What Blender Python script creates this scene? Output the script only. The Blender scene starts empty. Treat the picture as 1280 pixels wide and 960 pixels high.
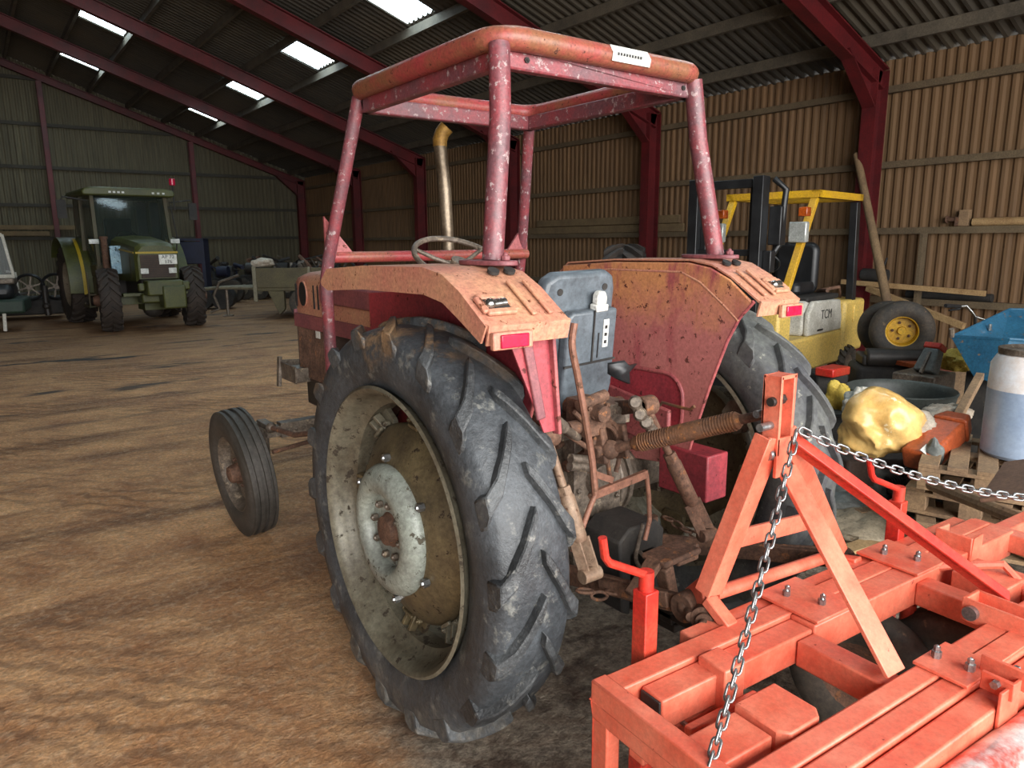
import bpy, math, random
from math import pi, sin, cos, radians
from mathutils import Vector, Matrix, noise
V = Vector
random.seed(7)
SC = bpy.context.scene
COL = SC.collection

# ---------------------------------------------------------------- mesh builder
class MB:
    def __init__(s): s.v = []; s.f = []
    def add(s, vs, fs):
        o = len(s.v); s.v += [V(p) for p in vs]; s.f += [tuple(i + o for i in f) for f in fs]; return s
    def box(s, a, b):
        x0, y0, z0 = [min(p, q) for p, q in zip(a, b)]; x1, y1, z1 = [max(p, q) for p, q in zip(a, b)]
        return s.add([(x0,y0,z0),(x1,y0,z0),(x1,y1,z0),(x0,y1,z0),(x0,y0,z1),(x1,y0,z1),(x1,y1,z1),(x0,y1,z1)],
                     [(0,3,2,1),(4,5,6,7),(0,1,5,4),(1,2,6,5),(2,3,7,6),(3,0,4,7)])
    def bar(s, p, q, w, h, up=(0,0,1), w2=None, h2=None):
        p, q = V(p), V(q); d = (q - p).normalized(); up = V(up)
        if abs(d.dot(up)) > .98: up = V((0,1,0)) if abs(d.y) < .9 else V((1,0,0))
        r = d.cross(up).normalized(); u = r.cross(d)
        w2 = w if w2 is None else w2; h2 = h if h2 is None else h2
        vs = []
        for c, a, b in ((p, w, h), (q, w2, h2)):
            vs += [c - r*a/2 - u*b/2, c + r*a/2 - u*b/2, c + r*a/2 + u*b/2, c - r*a/2 + u*b/2]
        return s.add(vs, [(0,1,2,3),(7,6,5,4),(0,4,5,1),(1,5,6,2),(2,6,7,3),(3,7,4,0)])
    def tube(s, pts, r, n=12, closed=False, caps=True, flat=1.0):
        pts = [V(p) for p in pts]; m = len(pts); rs = r if isinstance(r, (list, tuple)) else [r]*m
        vs = []; fs = []; up = None
        for i, p in enumerate(pts):
            if closed: d = pts[(i+1) % m] - pts[i-1]
            else: d = pts[min(i+1, m-1)] - pts[max(i-1, 0)]
            d.normalize()
            if up is None:
                up = V((0,0,1)) if abs(d.z) < .9 else V((0,1,0))
            up = (up - d*up.dot(d)).normalized(); side = d.cross(up)
            for k in range(n):
                a = 2*pi*k/n; vs.append(p + side*cos(a)*rs[i] + up*sin(a)*rs[i]*flat)
        for i in range(m if closed else m-1):
            j = (i+1) % m
            for k in range(n):
                l = (k+1) % n; fs.append((i*n+k, i*n+l, j*n+l, j*n+k))
        if caps and not closed:
            fs.append(tuple(range(n))[::-1]); fs.append(tuple((m-1)*n + k for k in range(n)))
        return s.add(vs, fs)
    def cyl(s, p, q, r, n=20, r2=None): return s.tube([p, q], [r, r if r2 is None else r2], n)
    def lathe(s, prof, c=(0,0,0), axis='X', n=48, closed=False, arc=None):
        """prof: (a, r) with a along axis"""
        c = V(c); vs = []; fs = []; m = len(prof)
        full = arc is None; a0, a1 = arc or (0, 2*pi); nn = n if full else n+1
        for i in range(nn):
            t = a0 + (a1-a0)*i/n
            for a, r in prof:
                if axis == 'X': vs.append(c + V((a, r*cos(t), r*sin(t))))
                elif axis == 'Y': vs.append(c + V((r*sin(t), a, r*cos(t))))
                else: vs.append(c + V((r*cos(t), r*sin(t), a)))
        for i in range(n):
            j = (i+1) % nn
            for k in range(m if closed else m-1):
                l = (k+1) % m; fs.append((i*m+k, j*m+k, j*m+l, i*m+l))
        return s.add(vs, fs)
    def prism(s, poly, axis, a, b, hole=None):
        """poly of 2d points in the plane normal to axis ('X': (y,z), 'Y': (x,z), 'Z': (x,y))"""
        def P(u, w, t): return {'X': (t,u,w), 'Y': (u,t,w), 'Z': (u,w,t)}[axis]
        n = len(poly); vs = [P(u,w,a) for u,w in poly] + [P(u,w,b) for u,w in poly]
        fs = [tuple(range(n))[::-1], tuple(range(n, 2*n))] + [(i,(i+1)%n,(i+1)%n+n,i+n) for i in range(n)]
        return s.add(vs, fs)
    def strip(s, line, axis, a, b, th=.004):
        """sheet: a polyline in the plane normal to axis, extruded a..b, thickness th"""
        pts = [V((u, w)) for u, w in line]; off = []
        for i, p in enumerate(pts):
            d = (pts[min(i+1, len(pts)-1)] - pts[max(i-1, 0)]).normalized(); off.append(p + V((-d.y, d.x))*th)
        return s.prism([tuple(p) for p in pts] + [tuple(p) for p in off[::-1]], axis, a, b)
    def ball(s, c, r, n=12, sc=(1,1,1)):
        c = V(c); vs = []; fs = []; m = n//2
        for i in range(m+1):
            t = pi*i/m
            for k in range(n):
                a = 2*pi*k/n; vs.append(c + V((r*sin(t)*cos(a)*sc[0], r*sin(t)*sin(a)*sc[1], r*cos(t)*sc[2])))
        for i in range(m):
            for k in range(n):
                l = (k+1) % n; fs.append((i*n+k, (i+1)*n+k, (i+1)*n+l, i*n+l))
        return s.add(vs, fs)
    def xf(s, M, i0=0):
        s.v = s.v[:i0] + [M @ p for p in s.v[i0:]]; return s
    def hexa(s, p, q, r): return s.tube([p, q], r, 6)

def wloc(o):
    l = V((0,0,0))
    while o: l += o.location; o = o.parent
    return l
def part(mb, name, mat, parent=None, bevel=0, smooth=35, seg=2, sub=0, weld=True, org0=None):
    me = bpy.data.meshes.new(name)
    if parent is None:
        xs = [p.x for p in mb.v]; ys = [p.y for p in mb.v]; org = V(((min(xs)+max(xs))/2, (min(ys)+max(ys))/2, min(p.z for p in mb.v)))
        if org0 is not None: org = V(org0)
        off = org
    else: org = V((0,0,0)); off = wloc(parent)
    me.from_pydata([tuple(p - off) for p in mb.v], [], mb.f)
    me.validate()
    import bmesh
    bm = bmesh.new(); bm.from_mesh(me)
    if weld: bmesh.ops.remove_doubles(bm, verts=bm.verts, dist=1e-5)
    bmesh.ops.recalc_face_normals(bm, faces=bm.faces); bm.to_mesh(me); bm.free()
    o = bpy.data.objects.new(name, me); COL.objects.link(o)
    if parent is None: o.location = org
    else: o.parent = parent
    me.materials.append(mat)
    if smooth:
        for p in me.polygons: p.use_smooth = True
        me.set_sharp_from_angle(angle=radians(smooth))
    if bevel:
        b = o.modifiers.new('bevel', 'BEVEL'); b.width = bevel; b.segments = seg; b.limit_method = 'ANGLE'; b.angle_limit = radians(40); b.harden_normals = False
    if sub:
        b = o.modifiers.new('sub', 'SUBSURF'); b.levels = sub; b.render_levels = sub
    return o
def tag(o, label, cat, group=None, kind=None):
    o['label'] = label; o['category'] = cat
    if group: o['group'] = group
    if kind: o['kind'] = kind
    return o
def thing(name, label, cat, loc=(0,0,0), group=None):
    o = bpy.data.objects.new(name, None); COL.objects.link(o); o.location = loc; o.empty_display_size = .2
    return tag(o, label, cat, group)
def struct(mb, name, mat, **k):
    o = part(mb, name, mat, org0=(0,0,0), **k); o['kind'] = 'structure'; return o
def copy_tree(o, parent=None, keep_tags=True):
    c = o.copy(); COL.objects.link(c); c.parent = parent
    for ch in list(o.children): copy_tree(ch, c)
    return c

# ---------------------------------------------------------------- materials
def rgb(h):
    h = h.lstrip('#'); c = [int(h[i:i+2], 16)/255 for i in (0,2,4)]
    return tuple((x/12.92 if x <= .04045 else ((x+.055)/1.055)**2.4) for x in c) + (1,)
class NT:
    def __init__(s, name):
        s.m = bpy.data.materials.new(name); s.m.use_nodes = True; s.t = s.m.node_tree; s.n = s.t.nodes; s.n.clear()
        s.out = s.n.new('ShaderNodeOutputMaterial'); s.b = s.n.new('ShaderNodeBsdfPrincipled')
        s.l(s.b.outputs[0], s.out.inputs[0]); s.co = s.n.new('ShaderNodeTexCoord').outputs['Object']
    def l(s, a, b): s.t.links.new(a, b)
    def noise(s, scale, detail=4, rough=.6, stretch=None, seed=0):
        n = s.n.new('ShaderNodeTexNoise'); n.inputs['Scale'].default_value = scale; n.inputs['Detail'].default_value = detail; n.inputs['Roughness'].default_value = rough
        m = s.n.new('ShaderNodeMapping'); m.inputs['Scale'].default_value = stretch or (1,1,1); m.inputs['Location'].default_value = (seed*3.1, seed*1.7, seed)
        s.l(s.co, m.inputs[0]); s.l(m.outputs[0], n.inputs['Vector']); return n.outputs['Fac']
    def ramp(s, fac, a, b, soft=False):
        r = s.n.new('ShaderNodeMapRange'); r.inputs['From Min'].default_value = a; r.inputs['From Max'].default_value = b
        if soft: r.interpolation_type = 'SMOOTHSTEP'
        s.l(fac, r.inputs['Value']); return r.outputs[0]
    def mix(s, fac, a, b, mode='MIX'):
        m = s.n.new('ShaderNodeMix'); m.data_type = 'RGBA'; m.blend_type = mode
        if isinstance(fac, (int, float)): m.inputs[0].default_value = fac
        else: s.l(fac, m.inputs[0])
        for i, c in ((6, a), (7, b)):
            if isinstance(c, tuple): m.inputs[i].default_value = c
            else: s.l(c, m.inputs[i])
        return m.outputs[2]
    def mixf(s, fac, a, b):
        m = s.n.new('ShaderNodeMix'); s.l(fac, m.inputs[0]); m.inputs[2].default_value = a; m.inputs[3].default_value = b; return m.outputs[0]
    def math(s, op, a, b=None):
        m = s.n.new('ShaderNodeMath'); m.operation = op
        for i, c in enumerate((a, b)):
            if c is None: continue
            if isinstance(c, (int, float)): m.inputs[i].default_value = c
            else: s.l(c, m.inputs[i])
        return m.outputs[0]
    def bump(s, h, strength=.3, dist=.01):
        b = s.n.new('ShaderNodeBump'); b.inputs['Strength'].default_value = strength; b.inputs['Distance'].default_value = dist
        s.l(h, b.inputs['Height']); s.l(b.outputs[0], s.b.inputs['Normal'])
    def col(s, c):
        if isinstance(c, tuple): s.b.inputs['Base Color'].default_value = c
        else: s.l(c, s.b.inputs['Base Color'])
    def set(s, **k):
        for a, v in k.items():
            i = s.b.inputs[a.replace('_', ' ')]
            if isinstance(v, (int, float, tuple)): i.default_value = v
            else: s.l(v, i)
        return s
def worn(name, base, second=None, spots=None, amt=.5, sp=.62, scale=6, sscale=30, rough=.6, metal=0, bump=.15, srough=.85, stretch=None, grain=.6):
    """paint or bare stuff with a soft second tone and crisp chipped spots"""
    t = NT(name); c = rgb(base)
    if second: c = t.mix(t.ramp(t.noise(scale, 6, .72, stretch), .5-amt*.17, .5+amt*.17), c, rgb(second))
    f = None
    n2 = t.noise(sscale, 6, .7, stretch, seed=2)
    if spots:
        f = t.ramp(n2, sp, sp+.035); c = t.mix(f, c, rgb(spots)); t.set(Roughness=t.mixf(f, rough, srough))
    else: t.set(Roughness=rough)
    gn = t.noise(sscale*2.6, 5, .75, stretch, seed=6); gr = t.ramp(gn, .32, .68); k = .62 if grain else .8
    c = t.mix(grain, c, t.mix(gr, (k*.55, k*.52, k*.5, 1), (1.35, 1.35, 1.33, 1)), 'MULTIPLY')
    t.col(c); t.set(Metallic=metal)
    if bump: t.bump(n2, bump, .004)
    return t.m
M = {}
M['red'] = worn('faded_red_paint', '#a85a58', '#8b4448', '#5a2b22', .7, .60, 5, 34, .5, 0, .2)
M['deepred'] = worn('deep_red_paint', '#a63a42', '#85323a', '#54211f', .7, .63, 6, 28, .5, 0, .2)
M['orange'] = worn('sun_bleached_orange_paint', '#c09070', '#b87866', '#6b3a22', .8, .615, 4, 30, .55, 0, .2)
M['inner'] = worn('fender_side_paint', '#a95e5a', '#b8704f', '#5c2c24', .55, .63, 3.0, 38, .5, 0, .25)
def fenderside():
    t = NT('fender_side_paint2'); sx = t.n.new('ShaderNodeSeparateXYZ'); t.l(t.co, sx.inputs[0]); nz = t.noise(4, 6, .7); h = t.math('ADD', sx.outputs[2], t.math('MULTIPLY', t.math('SUBTRACT', nz, .5), .55))
    c = t.mix(t.ramp(h, 1.34, 1.52), rgb('#ac6862'), rgb('#c08458')); c = t.mix(t.ramp(t.noise(7, 6, .7, (1,1,.35), seed=4), .52, .66), c, rgb('#9a4e50'))
    c = t.mix(t.math('MULTIPLY', t.ramp(t.noise(5, 6, .75, (1,1,.22), seed=8), .55, .62), t.ramp(h, 1.3, 1.5)), c, rgb('#9a6230'))
    f = t.ramp(t.noise(36, 6, .62, seed=2), .612, .64); c = t.mix(f, c, rgb('#5c3028')); f2 = t.ramp(t.noise(26, 5, .7, (.5,2.6,1.2), seed=12), .655, .675); c = t.mix(f2, c, rgb('#6e3a30'))
    gr = t.ramp(t.noise(90, 4, .7), .32, .68); c = t.mix(.5, c, t.mix(gr, (.5,.48,.48,1), (1.3,1.3,1.3,1)), 'MULTIPLY')
    t.col(c); t.set(Roughness=.55); t.bump(t.noise(40, 5, .7), .2, .004); return t.m
M['inner'] = fenderside()
M['hoodpink'] = worn('dull_pink_paint', '#915254', '#7a464c', '#4a2622', .6, .66, 5, 30, .55)
M['rops'] = worn('roll_bar_paint', '#863c42', '#68444a', '#a08c8c', .6, .585, 7, 40, .42, 0, .35)
M['ropstop'] = worn('roll_bar_top_paint', '#9c3e40', '#86583f', '#4a2a22', .5, .61, 2.5, 36, .42, 0, .3)
M['impl'] = worn('orange_red_implement_paint', '#d0553e', '#dc7c62', '#84362a', .9, .675, 5, 26, .42, 0, .1, grain=.3)
M['impl2'] = worn('red_implement_paint', '#c22c22', '#b8402e', '#6a2018', .5, .70, 5, 30, .4, 0, .1)
M['tyre'] = worn('tractor_tyre_rubber', '#464a4e', '#2b2d30', '#7d7c76', .9, .63, 4, 12, .5, 0, .5, .8)
def muddytyre(name, base, dark, light, sc, bumpk, rough):
    t = NT(name); n1 = t.noise(4.2, 7, .75); n2 = t.noise(sc, 7, .75, seed=2); n3 = t.noise(2.2, 4, .6, seed=5); sx = t.n.new('ShaderNodeSeparateXYZ'); t.l(t.co, sx.inputs[0])
    c = t.mix(t.ramp(n1, .40, .60), rgb(base), rgb(dark)); f = t.ramp(n2, .56, .66); c = t.mix(t.math('MULTIPLY', f, .7), c, rgb(light))
    up = t.math('ADD', t.math('ADD', sx.outputs[2], t.math('MULTIPLY', sx.outputs[1], .35)), t.math('MULTIPLY', n3, .7))
    mud = t.math('MULTIPLY', t.ramp(up, 1.58, 1.72), t.ramp(n1, .46, .54)); c = t.mix(mud, c, rgb('#8f7458'))
    low = t.math('MULTIPLY', t.ramp(t.math('ADD', sx.outputs[2], t.math('MULTIPLY', n3, .4)), .48, .30), .6); c = t.mix(t.math('MULTIPLY', low, t.ramp(n2, .42, .6)), c, rgb('#6e675c'))
    gr = t.ramp(t.noise(70, 5, .75, seed=7), .3, .7); c = t.mix(.7, c, t.mix(gr, (.4,.4,.4,1), (1.4,1.4,1.4,1)), 'MULTIPLY')
    t.col(c); t.set(Roughness=t.mixf(t.ramp(n1, .35, .65), rough+.15, rough)); t.bump(t.math('ADD', n2, t.noise(60, 4, .7)), bumpk, .006); return t.m
M['tyre'] = muddytyre('worn_tyre_side', '#474b4f', '#303336', '#7a7a74', 11, .45, .42)
M['tyretread'] = worn('tread_rubber', '#4a4d50', '#232528', '#7a7873', .9, .61, 9, 24, .36, 0, .6, .8)
M['tyretread'] = muddytyre('worn_lugs', '#4f5254', '#2a2c2e', '#878680', 20, .7, .4)
M['tyredull'] = worn('dusty_tyre_rubber', '#5c5e5a', '#45464a', '#83837a', .8, .62, 5, 18, .7, 0, .5, .9)
M['tyredirt'] = worn('muddy_tyre_rubber', '#33302c', '#4c4238', '#6a5a48', .7, .62, 5, 18, .75, 0, .5, .9)
M['rim'] = worn('grey_yellow_dirty_rim', '#7d7969', '#585042', '#40372c', .9, .58, 4, 20, .45, .2, .3)
M['disc'] = worn('rusty_wheel_disc', '#74674c', '#4e4436', '#3c3024', .9, .60, 5, 22, .4, .3, .3)
M['hub'] = worn('chipped_white_hub', '#969d94', '#7c7f78', '#4f4a3e', .6, .595, 5, 24, .45, .1, .3)
M['rust'] = worn('rusty_iron', '#7a5a48', '#4e382c', '#8e6040', .9, .60, 9, 26, .8, .2, .6, grain=.85)
M['rustbright'] = worn('orange_rust_iron', '#7c5334', '#5c4436', '#96643a', .9, .58, 8, 34, .75, .2, .5)
M['rodbeige'] = worn('beige_rusty_rod', '#8f7a66', '#7a5f4c', '#5c4030', .8, .6, 8, 26, .6, .2, .3)
M['leverrust'] = worn('pinkish_rusty_lever', '#8c6150', '#74503f', '#5c4030', .8, .6, 8, 26, .6, .2, .3)
M['darkbrown'] = worn('dark_brown_radiator', '#3d2e26', '#4a382e', None, .8, .6, 8, 26, .7)
M['tyremud'] = worn('dark_brown_tyre', '#2c2521', '#3a3029', '#4e4034', .7, .64, 5, 14, .8, 0, .4, .9)
M['rimpale'] = worn('dusty_pale_rim', '#857a68', '#6c5f4c', '#4c4034', .8, .62, 4, 20, .6)
M['trailerpale'] = worn('pale_trailer_metal', '#86806c', '#6c6654', None, .8, .6, 4, 20, .6)
M['lampglow'] = worn('clear_lamp_lens', '#d8dad6', '#b4b6b2', None, .5, .6, 9, 30, .2, 0, .02)
M['greendark'] = worn('dark_green_paint', '#24382a', '#1c2c22', None, .6, .6, 4, 22, .6)
M['boarddull'] = worn('dusty_plank', '#7c684a', '#66543c', None, .8, .6, 5, 26, .85, 0, .3)
M['drumblue'] = worn('blue_liquid_in_plastic', '#93a3b8', '#8294ac', None, .6, .6, 3, 20, .3, 0, .02, grain=.15)
M['drumwhite'] = worn('translucent_white_plastic', '#dde0e4', '#cdbfb4', None, .6, .6, 3, 20, .3, 0, .02, grain=.15)
M['greyblue'] = worn('blue_grey_sheet', '#74807f', '#626c6c', None, .6, .6, 4, 20, .45, 0, .3)
M['dustcloth'] = worn('dusty_beige_tarpaulin', '#ab9d86', '#8c7f6a', '#5c5244', .8, .62, 5, 20, .8, 0, .5)
M['iron'] = worn('greasy_grey_iron', '#82766a', '#50463c', '#9c8c78', .9, .58, 10, 26, .5, .3, .6, grain=.85)
M['darkiron'] = worn('dark_oily_iron', '#2c2a28', '#3c3632', '#5a4a3c', .9, .64, 8, 26, .5, .2, .4)
M['black'] = worn('black_plastic', '#17181a', '#232426', None, .5, .6, 6, 30, .4)
M['blackmat'] = worn('dusty_black', '#1d1c1c', '#34302c', '#4c463e', .8, .64, 6, 24, .75)
M['seat'] = worn('slate_blue_seat_plastic', '#5d656c', '#50585f', '#868c8e', .6, .72, 6, 14, .42, 0, .08)
M['zinc'] = worn('galvanised_steel', '#aeb0b0', '#8b8e90', None, .6, .6, 9, 40, .3, .85, .1)
M['white'] = worn('off_white', '#c9c6bc', '#b2aea2', None, .5, .6, 6, 30, .6)
M['label'] = worn('white_sticker', '#dcdcd6', '#c4c6c0', '#8a8078', .5, .68, 6, 40, .4)
M['ink'] = worn('black_ink', '#202022', None, None, rough=.5, bump=0)
M['chrome'] = worn('bright_metal', '#c4c4c2', '#9c9a94', None, .5, .6, 9, 30, .2, .95, .05)
M['exhaust'] = worn('brown_tarnished_pipe', '#8a7c6a', '#5f5242', '#463a2e', .7, .66, 8, 26, .35, .6, .2)
M['exhtip'] = worn('ochre_pipe_end', '#a77f3a', '#80602c', None, .6, .6, 9, 30, .5, .4, .2)
M['reflector'] = worn('red_reflector', '#c81c44', '#a81838', None, .5, .6, 9, 30, .18, 0, .02)
M['amber'] = worn('amber_lens', '#b5541c', '#8a3a16', None, .5, .6, 9, 30, .2, 0, .02)
M['green'] = worn('green_tractor_paint', '#4b4e22', '#3c4020', '#4e4632', .7, .68, 4, 20, .45)
M['greendirt'] = worn('dirty_green_paint', '#42452a', '#4e3f2c', '#4e4632', .9, .66, 3, 20, .6)
M['yellow'] = worn('yellow_forklift_paint', '#d3a51c', '#c29430', '#7c5a24', .7, .69, 5, 24, .45)
M['paleyellow'] = worn('pale_yellow_paint', '#e4c266', '#d0b064', '#8a6a34', .8, .67, 3, 20, .5)
M['stripe'] = worn('yellow_stripe', '#a48c20', None, None, rough=.5, bump=0)
M['bluepaint'] = worn('blue_hopper_paint', '#1d4f6c', '#285f7c', '#6c5c4a', .8, .62, 3, 22, .5)
M['darkblue'] = worn('dark_blue_paint', '#11162c', '#181e38', None, .6, .6, 4, 22, .6)
M['pole'] = worn('weathered_pole_wood', '#8a7152', '#6c5640', None, .8, .6, 5, 30, .8, 0, .4, stretch=(1,1,.2))
M['wood'] = worn('grey_brown_boards', '#9a7e5e', '#78604a', '#4a392c', .9, .66, 6, 26, .85, 0, .5)
M['woodlight'] = worn('pale_timber', '#b39468', '#94744e', '#5c4432', .8, .68, 5, 26, .8, 0, .4)
M['boardred'] = worn('red_brown_board', '#80604c', '#6a4c3c', '#4a3428', .8, .66, 4, 22, .7)
M['purlin'] = worn('dusty_purlin_timber', '#655c4e', '#4c453b', None, .8, .6, 2, 20, .85, 0, .2)
M['rail'] = worn('wall_rail_timber', '#6f5f48', '#584a38', None, .8, .6, 2, 20, .85, 0, .2)
M['railgrey'] = worn('gable_rail_timber', '#45423a', '#39362f', None, .8, .6, 2, 20, .85, 0, .2)
M['steelred'] = worn('red_portal_steel', '#64161a', '#4a1014', None, .7, .6, 2, 20, .55, 0, .1)
M['plasticgrey'] = worn('dark_grey_tub_plastic', '#3f4441', '#353936', '#5c5f58', .6, .68, 4, 20, .5)
M['orangeplastic'] = worn('orange_brown_plastic', '#b5552a', '#9c4a2a', '#70402a', .6, .7, 5, 20, .45)
M['paper'] = worn('crumpled_paper_sack', '#b8aea0', '#9c8c7a', '#7a6a58', .7, .69, 6, 20, .75, 0, .4)
M['sheet'] = worn('ochre_plastic_sheet', '#e2bd78', '#cfa25c', '#eedcb4', .8, .62, 5, 12, .28, 0, .4, grain=.3)
M['yellowcloth'] = worn('yellow_sack', '#cbb04c', '#b89a3c', None, .7, .6, 6, 20, .7, 0, .4)
M['greysheet'] = worn('grey_crumpled_sheet', '#6c6f6c', '#555855', '#8c8a80', .8, .66, 5, 16, .6, 0, .6)
M['trailer'] = worn('olive_trailer_side', '#5c5438', '#4c4430', None, .7, .6, 3, 20, .65)
M['lamp'] = worn('lamp_glass', '#b7b9b4', '#9ea09c', None, .5, .6, 9, 30, .15, .2, .05)
M['mist'] = worn('mirror_blue_panel', '#8fb0bd', '#5f86a0', '#2c3c44', .9, .58, 6, 10, .2)
def glass(name, tint, rough=.05, alpha=.35):
    t = NT(name); t.col(rgb(tint)); t.set(Roughness=rough, Alpha=alpha); return t.m
M['glass'] = glass('dark_cab_glass', '#28332f', .05, .55)
# corrugated sheeting: vertical streaks
def sheetmat(name, a, b, c, stretch):
    t = NT(name)
    n = t.noise(2.2, 6, .7, stretch); n2 = t.noise(1.0, 3, .5, (.35,.35,.35), seed=5)
    k = t.mix(t.ramp(n, .35, .68), rgb(a), rgb(b)); k = t.mix(t.ramp(n2, .42, .68), k, rgb(c)); t.col(k); t.set(Roughness=.8); t.bump(n, .1, .01); return t.m
M['wallR'] = sheetmat('tan_corrugated_sheet', '#7b5c3d', '#523e2a', '#6c5236', (6,6,.35))
M['wallB'] = sheetmat('grey_green_corrugated_sheet', '#69624c', '#474235', '#564f3c', (6,6,.35))
M['roof'] = sheetmat('dark_roof_sheet', '#4a443b', '#332f2a', '#504739', (.5,6,1))
# earth floor
def floor_mat():
    t = NT('earth_floor')
    big = t.noise(.55, 5, .6); mid = t.noise(2.6, 6, .65, seed=1); fine = t.noise(22, 8, .75, seed=2); vf = t.noise(90, 4, .7, seed=3)
    dragn = t.noise(1.3, 5, .65, (.35, 2.2, 1), seed=4)
    c = t.mix(t.ramp(mid, .34, .66), rgb('#b47d50'), rgb('#ecb985'))
    c = t.mix(t.ramp(dragn, .5, .68), c, rgb('#7c5434'))
    c = t.mix(t.math('MULTIPLY', t.ramp(big, .52, .66), .5), c, rgb('#b87a3e'))
    c = t.mix(t.math('MULTIPLY', t.ramp(fine, .48, .72), .55), c, rgb('#f2d6b4'))
    # darker tone around and behind the tractor, on the right, and by the gable
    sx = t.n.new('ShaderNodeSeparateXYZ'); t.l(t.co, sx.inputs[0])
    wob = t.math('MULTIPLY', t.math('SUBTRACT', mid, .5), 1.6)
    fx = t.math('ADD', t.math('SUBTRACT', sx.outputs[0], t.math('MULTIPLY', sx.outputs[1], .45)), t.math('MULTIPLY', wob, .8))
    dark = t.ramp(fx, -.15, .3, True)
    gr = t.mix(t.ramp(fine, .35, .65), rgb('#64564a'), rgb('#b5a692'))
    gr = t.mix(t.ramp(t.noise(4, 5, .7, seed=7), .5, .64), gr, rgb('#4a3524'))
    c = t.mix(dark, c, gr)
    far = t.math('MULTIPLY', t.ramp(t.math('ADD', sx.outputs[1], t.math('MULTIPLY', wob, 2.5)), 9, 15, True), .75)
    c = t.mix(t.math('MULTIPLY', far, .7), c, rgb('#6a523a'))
    gg = t.ramp(t.noise(46, 6, .75, seed=11), .33, .67); c = t.mix(.75, c, t.mix(gg, (.5,.45,.4,1), (1.4,1.38,1.34,1)), 'MULTIPLY')
    tr = t.n.new('ShaderNodeTexWave'); tr.bands_direction = 'DIAGONAL'; tr.inputs['Scale'].default_value = 3.2; tr.inputs['Distortion'].default_value = 7; tr.inputs['Detail'].default_value = 3; t.l(t.co, tr.inputs['Vector'])
    c = t.mix(t.math('MULTIPLY', t.ramp(tr.outputs['Fac'], .62, .9), t.math('MULTIPLY', t.ramp(big, .45, .58), .5)), c, rgb('#6a4a30'))
    # oily puddle stains
    st = t.noise(1.1, 4, .6, (.5, 1.4, 1), seed=9)
    f2 = t.math('MULTIPLY', t.ramp(st, .6, .66), t.ramp(sx.outputs[1], 6, 10))
    c = t.mix(f2, c, rgb('#3a3633'))
    t.col(c); t.set(Roughness=t.mixf(t.ramp(mid, .4, .7), .62, .88))
    h = t.math('ADD', t.math('MULTIPLY', mid, 1.2), t.math('ADD', t.math('MULTIPLY', fine, .45), t.math('MULTIPLY', vf, .12)))
    t.bump(h, 1.0, .09); return t.m
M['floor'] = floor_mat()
t = NT('skylight_sheet'); t.col(rgb('#dff2f4'))
t.set(Emission_Color=rgb('#dcf4ff'), Emission_Strength=13.0, Roughness=.6); M['sky'] = t.m

# ---------------------------------------------------------------- camera
p, r, y = radians(11.2), radians(-.4), radians(36.4)
f = V((sin(y)*cos(p), cos(y)*cos(p), -sin(p))); s_ = V((cos(y), -sin(y), 0)); u_ = s_.cross(f)
s2 = s_*cos(r) + u_*sin(r); u2 = -s_*sin(r) + u_*cos(r)
cam = bpy.data.objects.new('camera', bpy.data.cameras.new('camera')); COL.objects.link(cam)
mt = Matrix((s2, u2, -f)).transposed().to_4x4(); mt.translation = V((0,0,1.65)); cam.matrix_world = mt
cam.data.sensor_width = 36; cam.data.lens = 900/1280*36; cam.data.clip_start = .05; cam.data.clip_end = 200
SC.camera = cam
SC.view_settings.view_transform = 'Standard'; SC.view_settings.look = 'None'; SC.view_settings.gamma = 1; SC.view_settings.exposure = 0.0
def Pj(q):  # point -> pixel
    d = V(q) - V((0,0,1.65)); z = d.dot(f); return (640 + 900*d.dot(s2)/z, 480 - 900*d.dot(u2)/z)
def RAY(px, py): return f + s2*(px-640)/900 + u2*(480-py)/900
def G(px, py, z=0): d = RAY(px, py); return V((0,0,1.65)) + d*((z-1.65)/d.z)
def AX(px, py, x): d = RAY(px, py); return V((0,0,1.65)) + d*(x/d.x)
def AY(px, py, yy): d = RAY(px, py); return V((0,0,1.65)) + d*(yy/d.y)

# ---------------------------------------------------------------- light: daylight through the open gable behind the camera and the roof lights
w = bpy.data.worlds.new('overcast'); SC.world = w; w.use_nodes = True
bg = w.node_tree.nodes['Background']; bg.inputs[0].default_value = (.93, .97, 1, 1); bg.inputs[1].default_value = 3.0
def area(name, loc, target, sx, sy, power, col):
    l = bpy.data.lights.new(name, 'AREA'); l.shape = 'RECTANGLE'; l.size = sx; l.size_y = sy; l.energy = power; l.color = col
    o = bpy.data.objects.new(name, l); COL.objects.link(o); o.location = loc
    o.rotation_euler = (V(target) - V(loc)).to_track_quat('-Z', 'Y').to_euler(); return o
area('door_daylight', (1.2, -4.2, 2.7), (2.0, 3.0, .5), 9, 4.2, 1120, (1, .97, .93))

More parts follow.
